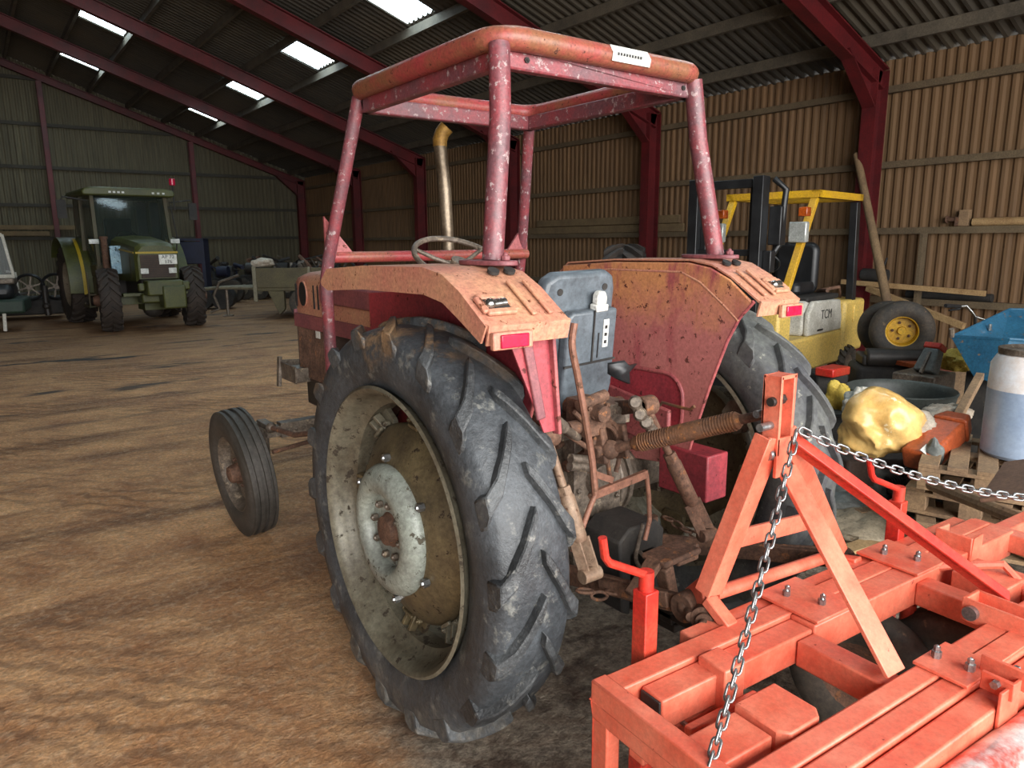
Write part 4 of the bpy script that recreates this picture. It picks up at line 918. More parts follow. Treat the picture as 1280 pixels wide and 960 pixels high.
# ================================================================ everything behind and beside
def DP(px, py, w_): return V((0,0,1.65)) + RAY(px, py)*w_
class Loc:
    """local frame: builder in local coordinates, placed with a yaw"""
    def __init__(s, root, o, yaw): s.r = root; s.M = Matrix.Translation(o) @ Matrix.Rotation(yaw, 4, 'Z')
    def __call__(s, mb, name, mat, par=None, bevel=.006, **k):
        mb.v = [s.M @ v for v in mb.v]; return part(mb, name, M[mat] if isinstance(mat, str) else mat, par or s.r, bevel=bevel, **k)
def textmesh(body, size, mat4, name, mat, par, ext=.001):
    cu = bpy.data.curves.new(name, 'FONT'); cu.body = body; cu.size = size; cu.extrude = ext; cu.align_x = 'CENTER'; cu.align_y = 'CENTER'
    to = bpy.data.objects.new(name, cu); COL.objects.link(to); me = bpy.data.meshes.new_from_object(to.evaluated_get(bpy.context.evaluated_depsgraph_get())); bpy.data.objects.remove(to)
    mb = MB(); mb.v = [mat4 @ v.co for v in me.vertices]; mb.f = [tuple(p.vertices) for p in me.polygons]
    return part(mb, name, mat, par, smooth=0)
def blob(c, sx, sy, sz, seed, amp=.25, n=40, fr=2.2, flatb=True, fine=.35):
    m = MB().ball((0,0,0), 1, n); out = []
    for v in m.v:
        a_ = V((v.x*fr*.6, v.y*fr*.6, v.z*fr*.6)) + V((seed*7.3, seed, 0)); b_ = V((v.x*fr*1.9+v.z, v.y*fr*.6, v.z*fr*.8 - v.x)) + V((seed, 5, seed))
        k = 1.1*noise.noise(a_) - .75*abs(noise.noise(b_)) - fine*abs(noise.noise(b_*2.6)) + .2
        q = v*(1 + amp*k); q = V((q.x*sx, q.y*sy, q.z*sz)); 
        if flatb: q.z = max(q.z, -sz*.75)
        out.append(q + V(c))
    m.v = out; return m
def lugtyre(nm, mt, par, c, yaw, R0, R1, half, rimr, nl, lw, tilt=0, single=True):
    ty, lg = ag_tyre(R0, R1, half, rimr, nl, lw)
    Mx = Matrix.Translation(c) @ Matrix.Rotation(yaw, 4, 'Z') @ Matrix.Rotation(tilt, 4, 'Y')
    ty.v = [Mx @ v for v in ty.v]; lg.v = [Mx @ v for v in lg.v]
    t_ = part(ty, nm, mt, par, smooth=50, weld=False); l_ = part(lg, 'tread_lugs', mt, t_, smooth=40, weld=False); return t_
# ---------------------------------------------------------------- green tractor
gf = V((2.78, 15.75, 0)); GT = thing('tractor', 'green cab tractor with a yellow bonnet stripe parked in front of the far gable wall', 'tractor', gf)
g = Loc(GT, gf, radians(4))   # local: -y is the front, x to the picture's right
for s in (-1, 1):
    # front wheels, turned a little
    c = g.M @ V((s*.76, 0, .60)); t_ = lugtyre('front_tyre', M['tyremud'], GT, c, radians(4-9), .56, .61, .17, .36, 18, .05)
    m = MB().lathe([(-.10,.36),(-.12,.345),(-.06,.32),(-.02,.18),(-.10,.16),(-.10,.0),(0,0),(0,.2),(.05,.33),(.12,.35)], (0,0,0), 'X', 32); 
    Mx = Matrix.Translation(c) @ Matrix.Rotation(radians(4-9) + (0 if s < 0 else pi), 4, 'Z'); m.v = [Mx @ v for v in m.v]; w_ = part(m, 'wheel_rim', M['rimpale'], t_, smooth=50)
    m = MB().cyl((-.24,0,0),(-.05,0,0),.11,20).cyl((-.27,0,0),(-.24,0,0),.08,20); m.v = [Mx @ v for v in m.v]; part(m, 'hub', M['rust'], t_)
    c = g.M @ V((s*.86, 2.42, .82)); t_ = lugtyre('rear_tyre', M['tyremud'], GT, c, radians(4), .78, .83, .23, .48, 20, .06)
    m = MB().lathe([(-.16,.48),(-.18,.46),(-.10,.42),(-.02,.22),(-.08,.18),(-.08,.0),(0,0),(.05,.42),(.16,.46)], (0,0,0), 'X', 32); Mx = Matrix.Translation(c) @ Matrix.Rotation(radians(4) + (0 if s < 0 else pi), 4, 'Z'); m.v = [Mx @ v for v in m.v]; part(m, 'wheel_rim', M['rimpale'], t_, smooth=50)
    # rear mudguards with yellow edge
    arc = [(2.42+1.0*cos(t), .82+.98*sin(t)) for t in [radians(a) for a in range(35, 200, 11)]]
    m = MB().strip(arc, 'X', s*.70, s*1.16, .025); mg = g(m, 'mudguard', 'green'); 
    m = MB().strip([(2.42+1.03*cos(t), .82+1.01*sin(t)) for t in [radians(a) for a in range(110, 196, 8)]], 'X', s*.86, s*.92, .01); g(m, 'yellow_stripe', 'stripe', mg, 0)
    m = MB().prism(arc + [(1.5,.9),(3.2,.95)], 'X', s*.70, s*.72); g(m, 'mudguard_side', 'greendirt', mg, 0)
m = MB().box((-.66,-.08,.50),(.66,.10,.68)).box((-.20,-.2,.38),(.20,.3,.62)); g(m, 'front_axle', 'green')
m = MB(); m.ball((0,.0,.40), .2, 16, (1,.8,.9)); g(m, 'axle_differential', 'darkiron', None, 0)
# bonnet
def gsec(w_, z0, z1): return [(-w_,z0),(-w_,z1-.22),(-w_*.92,z1-.07),(-w_*.7,z1),(0,z1+.025),(w_*.7,z1),(w_*.92,z1-.07),(w_,z1-.22),(w_,z0)]
secs = [(-.62,.34,1.0,1.60),(-.55,.385,.95,1.66),(.2,.42,.95,1.74),(.95,.46,.95,1.80)]
vs = []; 
for yy, a, b, c in secs: vs += [(x, yy, z) for x, z in gsec(a, b, c)]
m = MB().add(vs, [(i*9+k, i*9+k+1, (i+1)*9+k+1, (i+1)*9+k) for i in range(3) for k in range(8)] + [tuple(range(9)), tuple(27+k for k in range(9))]); BN = g(m, 'bonnet', 'green', None, 0, smooth=30)
m = MB(); 
for s in (-1,1): m.bar((s*.392,-.56,1.49),(s*.475,.95,1.60),.012,.03)
m.bar((-.37,-.625,1.49),(.37,-.625,1.49),.012,.035); g(m, 'bonnet_stripe', 'stripe', BN, 0)
m = MB().box((-.30,-.635,1.02),(.30,-.615,1.45)); gr = g(m, 'front_grille', 'darkbrown', BN)
m = MB(); 
for k in range(12): m.box((-.29,-.642,1.04+k*.033),(.29,-.634,1.05+k*.033))
g(m, 'grille_bars', 'blackmat', gr, 0)
for s in (-1,1): m = MB().box((s*.30-.12*(s>0)-.02*(s<0)-.0,-.66,1.10),(s*.30+.12*(s<0)+.02*(s>0)+.0+.0,-.635,1.20)); g(m, 'headlamp', 'lampglow', BN)
m = MB().box((.02,-.668,1.27),(.34,-.655,1.45)); pl_ = g(m, 'number_plate', 'label', BN, .003)
for bd, z in (('AP 72', 1.405), ('176', 1.315)): textmesh(bd, .095, g.M @ Matrix.Translation((.18,-.670,z)) @ Matrix.Rotation(pi/2, 4, 'X'), 'plate_lettering', M['ink'], pl_)
for s in (-1, 1): m = MB().box((s*.36,-.3,.98),(s*.40,.9,1.42)); g(m, 'side_grille', 'greendirt' if s > 0 else 'greendirt', BN)
# front hitch weight block
m = MB().box((-.30,-.95,.70),(.34,-.62,.98)).box((-.05,-1.0,.45),(.36,-.66,.88)).box((-.42,-.80,.78),(-.30,-.70,.93)).box((.34,-.8,.78),(.50,-.7,.95)).box((-.34,-.66,.55),(.36,-.3,.72)); g(m, 'front_weight_block', 'green', None, .03)
m = MB().box((-.62,-.5,.68),(.62,-.3,.74)); g(m, 'front_support', 'green')
# fuel tank, steps and panels at the side
m = MB().box((-.74,1.15,.45),(-.44,2.05,1.02)); g(m, 'fuel_tank', 'greendirt', None, .05)
m = MB().box((-.88,1.25,.38),(-.70,1.75,.42)).box((-.88,1.25,.62),(-.70,1.75,.66)).box((-.88,1.25,.38),(-.85,1.28,1.1)).box((-.88,1.72,.38),(-.85,1.75,1.1)); g(m, 'step', 'greendirt')
m = MB().cyl((-.62,.62,.95),(-.62,.62,1.75),.06).cyl((-.62,.62,1.75),(-.62,.62,1.80),.075); g(m, 'exhaust_stack', 'rust', None, 0)
m = MB().bar((-.56,.55,1.05),(-.56,.55,1.60),.02,.0); m = MB().box((-.60,.30,1.08),(-.30,.34,1.62)); g(m, 'bright_panel', 'mist', None, .01)['label'] = 'pale blue shiny side panel'
# cab
zc0, zc1 = 1.20, 2.62; fx0, fx1 = -.70, .78
def post(a, b, w_=.06): return MB().bar(a, b, w_, w_)
CB = g(MB().box((-.74,.98,1.00),(.80,2.6,1.25)), 'cab_floor', 'greendirt', None, .03)
for a, b in (((-.68,.98,zc0),(-.66,1.12,zc1)), ((.74,.98,zc0),(.70,1.12,zc1)), ((-.78,1.75,1.0),(-.74,1.78,zc1)), ((.80,1.75,1.0),(.76,1.78,zc1)), ((-.72,2.6,zc0),(-.70,2.5,zc1)), ((.74,2.6,zc0),(.70,2.5,zc1))): g(post(a, b, .07), 'cab_post', 'greendirt', CB)
m = MB().add([(-.66,1.00,1.25),(.72,1.00,1.25),(.68,1.12,2.60),(-.64,1.12,2.60)], [(0,1,2,3)]); wsn = g(m, 'windscreen', 'glass', CB, 0)
for x0, s in ((-.73,-1),(.75,1)):
    m = MB().add([(x0,1.02,1.2),(x0,1.75,1.0),(x0+.02*s,1.78,2.58),(x0,1.14,2.58)], [(0,1,2,3)]); g(m, 'side_window', 'glass', CB, 0)
    m = MB().add([(x0,1.78,1.2),(x0,2.58,1.2),(x0,2.5,2.58),(x0,1.80,2.58)], [(0,1,2,3)]); g(m, 'side_window', 'glass', CB, 0)
m = MB().add([(-.68,2.6,1.25),(.70,2.6,1.25),(.68,2.5,2.58),(-.66,2.5,2.58)], [(0,1,2,3)]); g(m, 'rear_window', 'glass', CB, 0)
m = MB(); P_ = [(-.82,2.60),(-.86,2.66),(-.80,2.74),(-.6,2.77),(.66,2.77),(.84,2.74),(.88,2.66),(.84,2.60)]; m.prism(P_, 'Y', .92, 2.70); RF = g(m, 'cab_roof', 'green', CB, .03)
for k, x in enumerate((-.38,-.30,-.22,-.14,.42,.52,.62)): g(MB().box((x,.905,2.655),(x+.045,.925,2.69)), 'roof_light', 'lampglow', RF, 0)
m = MB().box((-.3,1.5,1.25),(.25,2.1,1.55)).box((-.28,2.0,1.5),(.24,2.16,2.2)); g(m, 'driver_seat', 'blackmat', CB, .04)
m = MB().tube([V((-.02+.2*cos(t),1.30+.12*sin(t),1.78+.14*sin(t))) for t in [k*pi/12 for k in range(24)]], .018, 8, closed=True).cyl((0,1.1,1.25),(0,1.3,1.75),.05); g(m, 'steering_wheel', 'blackmat', CB, 0)
m = MB().box((-.4,1.04,1.27),(.35,1.25,1.42)); g(m, 'dashboard', 'greendirt', CB, .03)
for k, (x0, x1) in enumerate(((.18,.36),(.44,.60))): g(MB().add([(x0,1.2,1.3),(x1,1.2,1.3),(x1,1.25,2.5),(x0,1.25,2.5)], [(0,1,2,3)]), 'sun_blind', 'blackmat', CB, 0)
for s, x in ((-1,-.74),(1,.78)):
    m = MB().tube([(x,1.1,2.5),(x+s*.42,1.05,2.56),(x+s*.46,1.05,2.5)], .015, 8).box((x+s*.38,1.03,2.15),(x+s*.54,1.06,2.5)); g(m, 'mirror', 'blackmat', CB, 0)
    m = MB().tube([(x,1.05,1.72),(x+s*.02,.95,1.72)], .02, 8).box((x-.09,.88,1.66),(x+.09,.95,1.75)); g(m, 'work_lamp', 'lampglow', CB, .01)
m = MB().cyl((.86,1.0,2.35),(.86,1.0,2.85),.018); bc = g(m, 'beacon_pole', 'blackmat', CB, 0); g(MB().cyl((.86,1.0,2.85),(.86,1.0,2.99),.06,16), 'beacon', 'reflector', bc, .01)
m = MB().tube([(.80,1.0,1.3),(.84,.95,1.8),(.80,1.05,2.45)], .014, 8); g(m, 'grab_rail', 'blackmat', CB, 0)
g(MB().box((-.5,.9,.55),(.5,2.5,1.0)).box((-.25,-.3,.6),(.25,.9,1.0)), 'transmission', 'darkiron', None, .03)

# ---------------------------------------------------------------- trailer, seen side-on behind the red tractor's nose
a = G(322,400,0); tr0 = V((a.x, a.y+.05, 0)); TR = thing('trailer', 'low flatbed trailer with olive side boards behind the nose of the red tractor', 'trailer', tr0)
g = Loc(TR, tr0, radians(-30))
g(MB().box((0,0,.62),(3.6,1.9,.70)), 'trailer_bed', 'trailer', None, .01)
for k in range(3):
    x0 = .02 + k*1.2; sb = g(MB().box((x0,-.02,.70),(x0+1.17,.02,1.12)), 'side_board', 'trailer', None, .006); g(MB().box((x0+1.13,-.05,.60),(x0+1.19,-.01,1.14)), 'board_stay', 'trailerpale', sb)
g(MB().box((0,0,.70),(.04,1.9,1.12)), 'front_board', 'trailer'); g(MB().box((-.02,-.05,.40),(.06,.0,1.16)), 'corner_post', 'trailerpale')
for k, x in enumerate((1.05, 1.75, )):
    for yy in (.02, 1.70):
        m = MB().lathe([(-.10,.20),(-.12,.28),(-.10,.335),(0,.345),(.10,.335),(.12,.28),(.10,.20)], (0,0,0), 'Y', 32, closed=True); m.v = [v + V((x,yy+.06,.345)) for v in m.v]; tw = g(m, 'wheel', 'tyredirt', None, 0, smooth=50)
        m = MB().lathe([(-.09,.20),(-.06,.17),(-.03,.10),(-.07,.07),(-.07,0)], (0,0,0), 'Y', 24); m.v = [v + V((x,yy+.06,.345)) for v in m.v]; g(m, 'wheel_rim', 'rimpale', tw, 0)
m = MB().prism([(.28,.62),(.62,.62),(.62,.22),(.50,.10)], 'Y', -.03, .15); g(m, 'mud_flap', 'trailer', None, .01)
m = MB().tube([(-.02,.5,.66),(-.9,.9,.66),(-1.5,.95,.62)], .04, 8).tube([(-.02,1.4,.66),(-.9,1.0,.66)], .04, 8); g(m, 'drawbar', 'trailerpale', None, 0)
m = MB().tube([(-.45,.55,.95),(-.9,.62,.80),(-1.05,.65,.5),(-.95,.65,.2),(-1.15,.65,.12)], .03, 8); g(m, 'hydraulic_hose', 'iron', None, 0)
m = MB().tube([(-.85,.95,.62),(-.85,.95,.02)], .035, 8).box((-.95,.85,0),(-.75,1.05,.03)); g(m, 'jack_leg', 'iron', None, 0)
tag(part(blob(g.M @ V((.15,.3,1.22)), .26,.16,.11, 4, .3), 'sack', M['paper']), 'small pale sack on the front edge of the trailer', 'sack')
rr_ = random.Random(11)
for k, (x, z, sx, nm, lb, ct) in enumerate(((1.0,1.05,.35,'scrap_bundle','dark bundle of scrap lying on the trailer bed behind its side boards','scrap'),(1.9,1.1,.5,'scrap_bundle','larger dark heap of tangled metal further along the trailer bed','scrap'))):
    o = thing(nm, lb, ct, g.M @ V((x,.9,.70)))
    for q in range(9):
        p0 = V((x+rr_.uniform(-sx,sx), .9+rr_.uniform(-.4,.4), .74)); p1 = p0 + V((rr_.uniform(-.5,.5), rr_.uniform(-.3,.3), rr_.uniform(.25,.62)))
        m = MB().tube([p0, (p0+p1)/2+V((0,0,.1)), p1], rr_.uniform(.02,.06), 8); g(m, 'metal_piece', rr_.choice(['blackmat','iron','rust']), o, 0)
    m = blob((x,.9,.80), sx,.5,.16, k, .3, 24); g(m, 'scrap_bulk', 'blackmat', o, 0)

# ---------------------------------------------------------------- dark machines along the gable wall
def machine(px0, px1, ytop, w_, label, cat, mts, seed, nm='farm_machine'):
    a = DP(px0, 400, w_); b = DP(px1, 400, w_); rn = random.Random(seed); top = (DP((px0+px1)/2, ytop, w_)).z; L = (b-a).length; wd = min(L*.7, 1.6)
    yaw = math.atan2(b.y-a.y, b.x-a.x); root = thing(nm, label, cat, (a.x, a.y, 0)); g = Loc(root, V((a.x, a.y, 0)), yaw)
    g(MB().box((L*.08,.1,top*.35),(L*.92,wd,top*.55)).box((L*.2,.2,top*.5),(L*.8,wd*.8,top*.68)), 'frame', mts[0], None, .04)
    for x in (L*.2, L*.8):
        m = MB().lathe([(-.08,.16),(-.10,.25),(-.08,.32),(.08,.32),(.10,.25),(.08,.16)], (0,0,0), 'Y', 24, closed=True); m.v = [v + V((x,.1,.32)) for v in m.v]; w0 = g(m, 'wheel', 'tyredirt', None, 0, smooth=50)
        m = MB().cyl((x,.03,.32),(x,.15,.32),.15); g(m, 'wheel_disc', 'rimpale', w0, 0)
    for q in range(7):
        x = rn.uniform(.05,.95)*L; z0 = top*rn.uniform(.4,.6); m = MB().tube([(x,rn.uniform(0,wd),z0),(x+rn.uniform(-.3,.3),rn.uniform(0,wd),top*rn.uniform(.75,.92)),(x+rn.uniform(-.5,.5),rn.uniform(0,wd*.6),top*rn.uniform(.7,1.0))], rn.uniform(.025,.06), 8); g(m, 'arm', rn.choice(mts), None, 0)
    for q in range(2):
        x = rn.uniform(.2,.8)*L; m = MB().cyl((x-.15,.05+q*.3,top*.7),(x+.15,.05+q*.3,top*.7),top*.12,18); g(m, 'drum', rn.choice(mts), None, .01)
    return root
machine(262, 300, 322, 20.5, 'dark machine with a round drum between the green tractor and the trailer', 'machine', ['blackmat','darkblue','blackmat'], 1)
machine(300, 332, 318, 21.5, 'black and rusty machine with upright arms behind the front of the trailer', 'machine', ['blackmat','rust','darkiron'], 2)
machine(334, 368, 318, 22, 'dark tangled machine behind the middle of the trailer', 'machine', ['blackmat','iron','darkiron'], 3)
machine(372, 425, 315, 22, 'grey and black machine half hidden behind the bonnet of the red tractor', 'machine', ['darkiron','iron','blackmat'], 4)
0 and machine(425, 470, 322, 19, 'dark machine seen under the roll frame left of the exhaust pipe', 'machine', ['blackmat','iron','darkiron'], 5)
0 and machine(470, 535, 318, 17, 'dark machine seen under the roll frame by the exhaust pipe', 'machine', ['blackmat','darkiron','rust'], 6)
# blue implement hooked behind the green tractor
a = DP(228, 400, 18.2); BI = thing('blue_implement', 'dark blue boxy implement standing behind the right side of the green tractor', 'farm implement', (a.x, a.y, 0)); g = Loc(BI, V((a.x, a.y, 0)), radians(-25))
g(MB().box((0,.0,1.15),(.62,.05,1.70)), 'panel', 'darkblue', None, .02); g(MB().box((0,0,.3),(.08,.6,1.75)).box((.58,0,.3),(.66,.6,1.75)).box((0,0,1.72),(.66,.6,1.78)).box((0,.0,.3),(1.2,.6,.5)), 'frame', 'darkblue', None, .01)
for x in (.5, 1.0): g(MB().cyl((x,-.05,.28),(x,.5,.28),.28,24), 'roller', 'blackmat', None, .02)

# black roller mower at the far left and the green machine with a white framed window
a = DP(-30, 392, 15.4); MW = thing('mower', 'wide black mower with two spoked guide wheels left of the green tractor', 'mower', (a.x, a.y, 0)); g = Loc(MW, V((a.x, a.y, 0)), radians(-8))
g(MB().box((.25,.1,.12),(1.62,1.2,.42)).box((.3,.1,.42),(1.62,.9,.50)), 'mower_deck', 'blackmat', None, .05)
for x in (1.02, 1.52):
    m = MB().lathe([(-.03,.24),(-.05,.27),(-.03,.30),(.03,.30),(.05,.27),(.03,.24)], (0,0,0), 'Y', 28, closed=True); m.v = [v + V((x,.0,.74)) for v in m.v]; w0 = g(m, 'guide_wheel', 'black', None, 0)
    m = MB().cyl((x,-.02,.74),(x,.02,.74),.06)
    for k in range(6): m.bar((x,0,.74),(x+.24*cos(k*pi/3+.3),0,.74+.24*sin(k*pi/3+.3)),.02,.03)
    g(m, 'spokes', 'iron', w0, 0)
g(MB().tube([(1.3,.0,.75),(1.3,-.1,.45),(1.32,-.15,.12)], .06, 10).ball((1.3,-.14,.32),.08), 'support_leg', 'darkiron', None, 0)
g(MB().tube([(.4,.2,.55),(1.6,.25,.66),(1.7,.2,.66)], .025, 8), 'rail', 'zinc', None, 0)
g(MB().tube([(.78,.3,.5),(.76,.3,1.05),(.60,.3,1.08)], .03, 8), 'white_bracket', 'white', None, 0)
a = DP(-60, 395, 13.4); GM = thing('green_machine', 'dark green machine with a white framed window at the left edge', 'machine', (a.x, a.y, 0)); g = Loc(GM, V((a.x, a.y, 0)), radians(-8))
g(MB().box((0,0,.35),(1.15,1.3,.62)), 'body', 'greendark', None, .05); g(MB().box((0,.2,.6),(.98,1.1,.92)), 'bonnet', 'black', None, .12)
g(MB().bar((.78,.05,.02),(.80,.05,.38),.06,.06), 'stand', 'white', None, .01)
m = MB().bar((.35,.4,1.05),(1.02,.4,1.05),.05,.07).bar((1.0,.4,1.03),(.90,.4,1.85),.05,.06).bar((.90,.4,1.85),(.35,.4,1.68),.05,.06); wf = g(m, 'window_frame', 'white', None, .006)
g(MB().add([(.3,.41,1.08),(.98,.41,1.08),(.88,.41,1.82),(.3,.41,1.66)], [(0,1,2,3)]), 'pane', 'glass', wf, 0)
g(MB().box((.0,.3,.9),(1.0,.9,1.02)), 'seat_deck', 'iron', None, .03)

# ---------------------------------------------------------------- on the long wall
def plank(p, q, w_, h, mt, nm, label, cat, grp=None, bev=.004):
    return tag(part(MB().bar(p, q, w_, h), nm, M[mt], bevel=bev), label, cat, grp)
def setz(p, z): return V((p.x, p.y, z))
pz = AX(670,285,XW-.2)
for (x0, x1, yy, dy, lb) in ((655,855,281,8,'long pale plank resting low on the wall rail right of the roll frame'), (672,850,271,6,'upper plank of the stack on the wall rail right of the roll frame')):
    p = AX(x0, yy+1, XW-.09); q = AX(x1, yy-4, XW-.09); q.z = p.z = (1.76+.045 + (.08 if yy > 275 else .24)); plank(p, q, .05, .145, 'boarddull', 'plank', lb, 'plank')
p = AX(728,268,XW-.20); q = AX(770,268,XW-.2); p.z = q.z = 1.76+.045+.16; 
a = AX(1112,393,9.5); b = AX(1071,193,10.38); d = (a-b); foot = b + d*((b.z-0.03)/(b.z-a.z)); tag(part(MB().tube([foot, b], [.062,.05], 12), 'pole', M['pole']), 'long weathered pole leaning against the red steel column', 'pole')
plank(AX(1052,352,10.25), AX(1232,367,10.35), .06, .07, 'woodlight', 'batten', 'long pale batten lying level along the lowest wall rail', 'batten')
plank(AX(1084,360,10.2), AX(1205,408,9.9), .06, .08, 'woodlight', 'batten', 'pale batten slanting down to the right behind the wheel with the yellow rim', 'batten')
tag(part(MB().cyl(setz(AX(1135,352,10.64),.88), setz(AX(1243,355,10.64),.88), .055), 'pipe', M['blackmat'], bevel=.004), 'black pipe lying on the lowest wall rail', 'pipe')
tag(part(MB().cyl(AX(1077,343,10.35), AX(1110,345,10.4), .09).cyl(AX(1104,335,10.4), AX(1109,322,10.4), .015), 'motor', M['blackmat'], bevel=.01), 'short dark cylinder hanging on the wall right of the leaning pole', 'motor')
a = AX(1155,292,10.5); plank((a.x,a.y,0), a, .13, .05, 'rail', 'timber_post', 'brown upright timber fixed to the wall behind the wheel with the yellow rim', 'post')
a = AX(1207,266,10.66); b = AX(1207,285,10.66); tag(part(MB().box((a.x-.05,a.y-.06,1.81),(a.x+.05,a.y+.06,2.02)), 'wooden_block', M['wood'], bevel=.004), 'small wooden block standing on the wall rail at the right', 'block')
a = AX(1216,279,10.665); tag(part(MB().cyl((a.x,a.y,1.858),(a.x,a.y-1.2,1.858), .054), 'pipe', M['woodlight'], bevel=.004), 'pale pipe lying on the wall rail at the right edge', 'pipe')
a = AX(1185,273,10.65); tag(part(MB().cyl((a.x,a.y,1.90),(a.x,a.y-.14,1.90), .03).cyl((a.x,a.y,1.90),(a.x,a.y+.02,1.90), .05).box((a.x-.04,a.y-.16,1.81),(a.x+.04,a.y-.10,1.93)), 'iron_fitting', M['rust'], bevel=.004), 'small rusty fitting on the wall rail left of the wooden block', 'fitting')
# big worn tyre standing behind the right mudguard, and a dusty one beside the seat
c = DP(780, 385, 8.2); c.z = .80; LT = lugtyre('old_tyre', M['tyremud'], None, c, radians(-50), .76, .82, .20, .45, 20, .06); tag(LT, 'dark brown tractor tyre showing above the right mudguard', 'tyre')
c = DP(722, 390, 9.0); c.z = .66; LT = lugtyre('old_tyre', M['tyredull'], None, c, radians(-60), .62, .67, .16, .38, 18, .06); c2 = c; tag(LT, 'dusty grey tractor tyre just showing over the top of the seat', 'tyre')
LT.location.z = 0 if abs(LT.location.z) < .1 else LT.location.z
a = DP(800,330,6.6); tag(part(MB().bar(DP(775,322,5.3), DP(862,318,5.0), .05,.012), 'wood_strip', M['woodlight']), 'thin pale strip lying along the top of the right mudguard', 'strip') if False else None

for k, (z, x0, x1, lb) in enumerate(((1.93,.2,2.1,'lower grey board on the gable rail left of the green tractor'),(2.12,.5,2.9,'topmost grey board on the gable rail left of the green tractor'))):
    tag(part(MB().box((x0, YB-.16-.1, z),(x1, YB-.13, z+.14)), 'plank', M['boarddull'], bevel=.004), lb, 'plank')
# ---------------------------------------------------------------- forklift
fo = V((.805*3.04+.593*7.4, -.593*3.04+.805*7.4, 0)); ya = radians(189); R_ = Matrix.Rotation(ya, 3, 'Z'); fo = fo - R_ @ V((.35,.44,0)); fo.z = 0
FK = thing('forklift', 'yellow forklift with a black mast and open overhead guard by the long wall', 'forklift', fo); g = Loc(FK, fo, ya)
for s in (-1, 1):
    rr2 = MB().bar((1.30,s*.33,.08),(1.30,s*.33,2.22),.10,.14,(1,0,0)).bar((1.24,s*.25,.1),(1.24,s*.25,2.15),.06,.10,(1,0,0)); g(rr2, 'mast_rail', 'black')
    g(MB().bar((1.16,s*.22,.3),(1.16,s*.22,1.95),.07,.07,(1,0,0)), 'lift_cylinder', 'darkiron')
    g(MB().bar((1.42,s*.22,.06),(2.4,s*.22,.04),.10,.04), 'fork', 'darkiron')
    q = g(MB().bar((.98,s*.44,1.0),(.35,s*.44,2.06),.07,.06,(1,0,0)), 'front_pillar', 'yellow'); g(MB().bar((-.85,s*.44,.8),(-.75,s*.44,2.05),.08,.10,(1,0,0)), 'rear_post', 'black')
    hl = g(MB().box((.62,s*.44-.10,1.62),(.70,s*.44+.08,1.82)), 'work_lamp', 'lamp', None, .015); g(MB().box((.56,s*.44-.03,1.87),(.66,s*.44+.06,1.96)), 'indicator', 'amber', None, .01)
    t_ = lugtyre('front_tyre', M['blackmat'], FK, g.M @ V((.90,s*.46,.32)), ya+pi/2, .29,.32,.11,.17,16,.04); t_ = lugtyre('rear_tyre', M['tyredirt'], FK, g.M @ V((-.70,s*.46,.24)), ya+pi/2, .215,.245,.08,.12,16,.032)
    g(MB().cyl((-.70,s*.40,.24),(-.70,s*.52,.24),.13), 'wheel_disc', 'iron', None, 0)
for bx in (((1.27,-.30,2.12),(1.33,.30,2.20)), ((1.27,-.3,1.5),(1.33,.3,1.56)), ((1.36,-.45,.25),(1.42,.45,.65))): g(MB().box(*bx), 'mast_crossbar', 'black')
g(MB().tube([(1.2,.40,2.2),(1.15,.5,2.1),(1.15,.46,1.6),(1.2,.42,1.5)], .03, 8).box((1.1,.38,1.6),(1.22,.5,1.95)).box((1.2,.38,1.35),(1.3,.46,1.55)), 'hose_bundle', 'black', None, .01)
g(MB().box((1.22,.405,1.22),(1.28,.42,1.48)), 'white_strip', 'white')
m = MB().box((-.80,-.50,2.06),(.40,-.42,2.13)).box((-.80,.42,2.06),(.40,.50,2.13)).box((.32,-.50,2.06),(.40,.50,2.13)).box((-.80,-.50,2.06),(-.72,.50,2.13))
for k in range(5): m.box((-.72+k*.21,-.45,2.07),(-.66+k*.21,.45,2.11))
g(m, 'overhead_guard', 'yellow', None, .01)
g(MB().box((-.55,-.48,.30),(1.05,.48,.66)).box((.8,-.48,.3),(1.08,.48,1.02)), 'chassis', 'paleyellow', None, .03)
cw = g(MB().box((-1.15,-.50,.38),(-.55,.50,.98)).box((-1.18,-.35,.5),(-1.1,.35,.9)), 'counterweight', 'paleyellow', None, .04); g(MB().box((-1.0,.495,.72),(-.78,.515,.92)), 'counterweight_notch', 'paleyellow', cw, .01)
g(MB().prism([(-.62,.66),(-.55,1.0),(.30,1.02),(.36,.66)], 'Y', -.40, .40), 'engine_cover', 'white', None, .03)
sc = g(MB().prism([(-.62,.66),(-.50,1.0),(.22,1.02),(.33,.90),(.33,.66)], 'Y', .40, .46), 'side_cover', 'white', None, .02)
textmesh('TCM', .14, g.M @ Matrix.Translation((-.12,.4615,.86)) @ Matrix.Rotation(pi, 4, 'Z') @ Matrix.Rotation(pi/2, 4, 'X'), 'maker_lettering', M['ink'], sc)
g(MB().box((-.05,.460,.695),(.10,.463,.715)), 'vent', 'black', sc, 0)
g(MB().box((-.6,-.4,1.0),(.25,.4,1.06)), 'deck', 'blackmat', None, .02)
m = MB().prism(rrect(-.24,.24,1.05,1.62,.10), 'X', -.42, -.30); st2 = g(m, 'driver_seat', 'black', None, .05, seg=3); g(MB().prism(rrect(-.34,.12,-.24,.24,.08), 'Z', 1.06, 1.20), 'seat_cushion', 'black', st2, .04)
g(MB().prism(rrect(-.14,.14,1.15,1.60,.06), 'X', -.62, -.52), 'side_cushion', 'black', st2, .03)
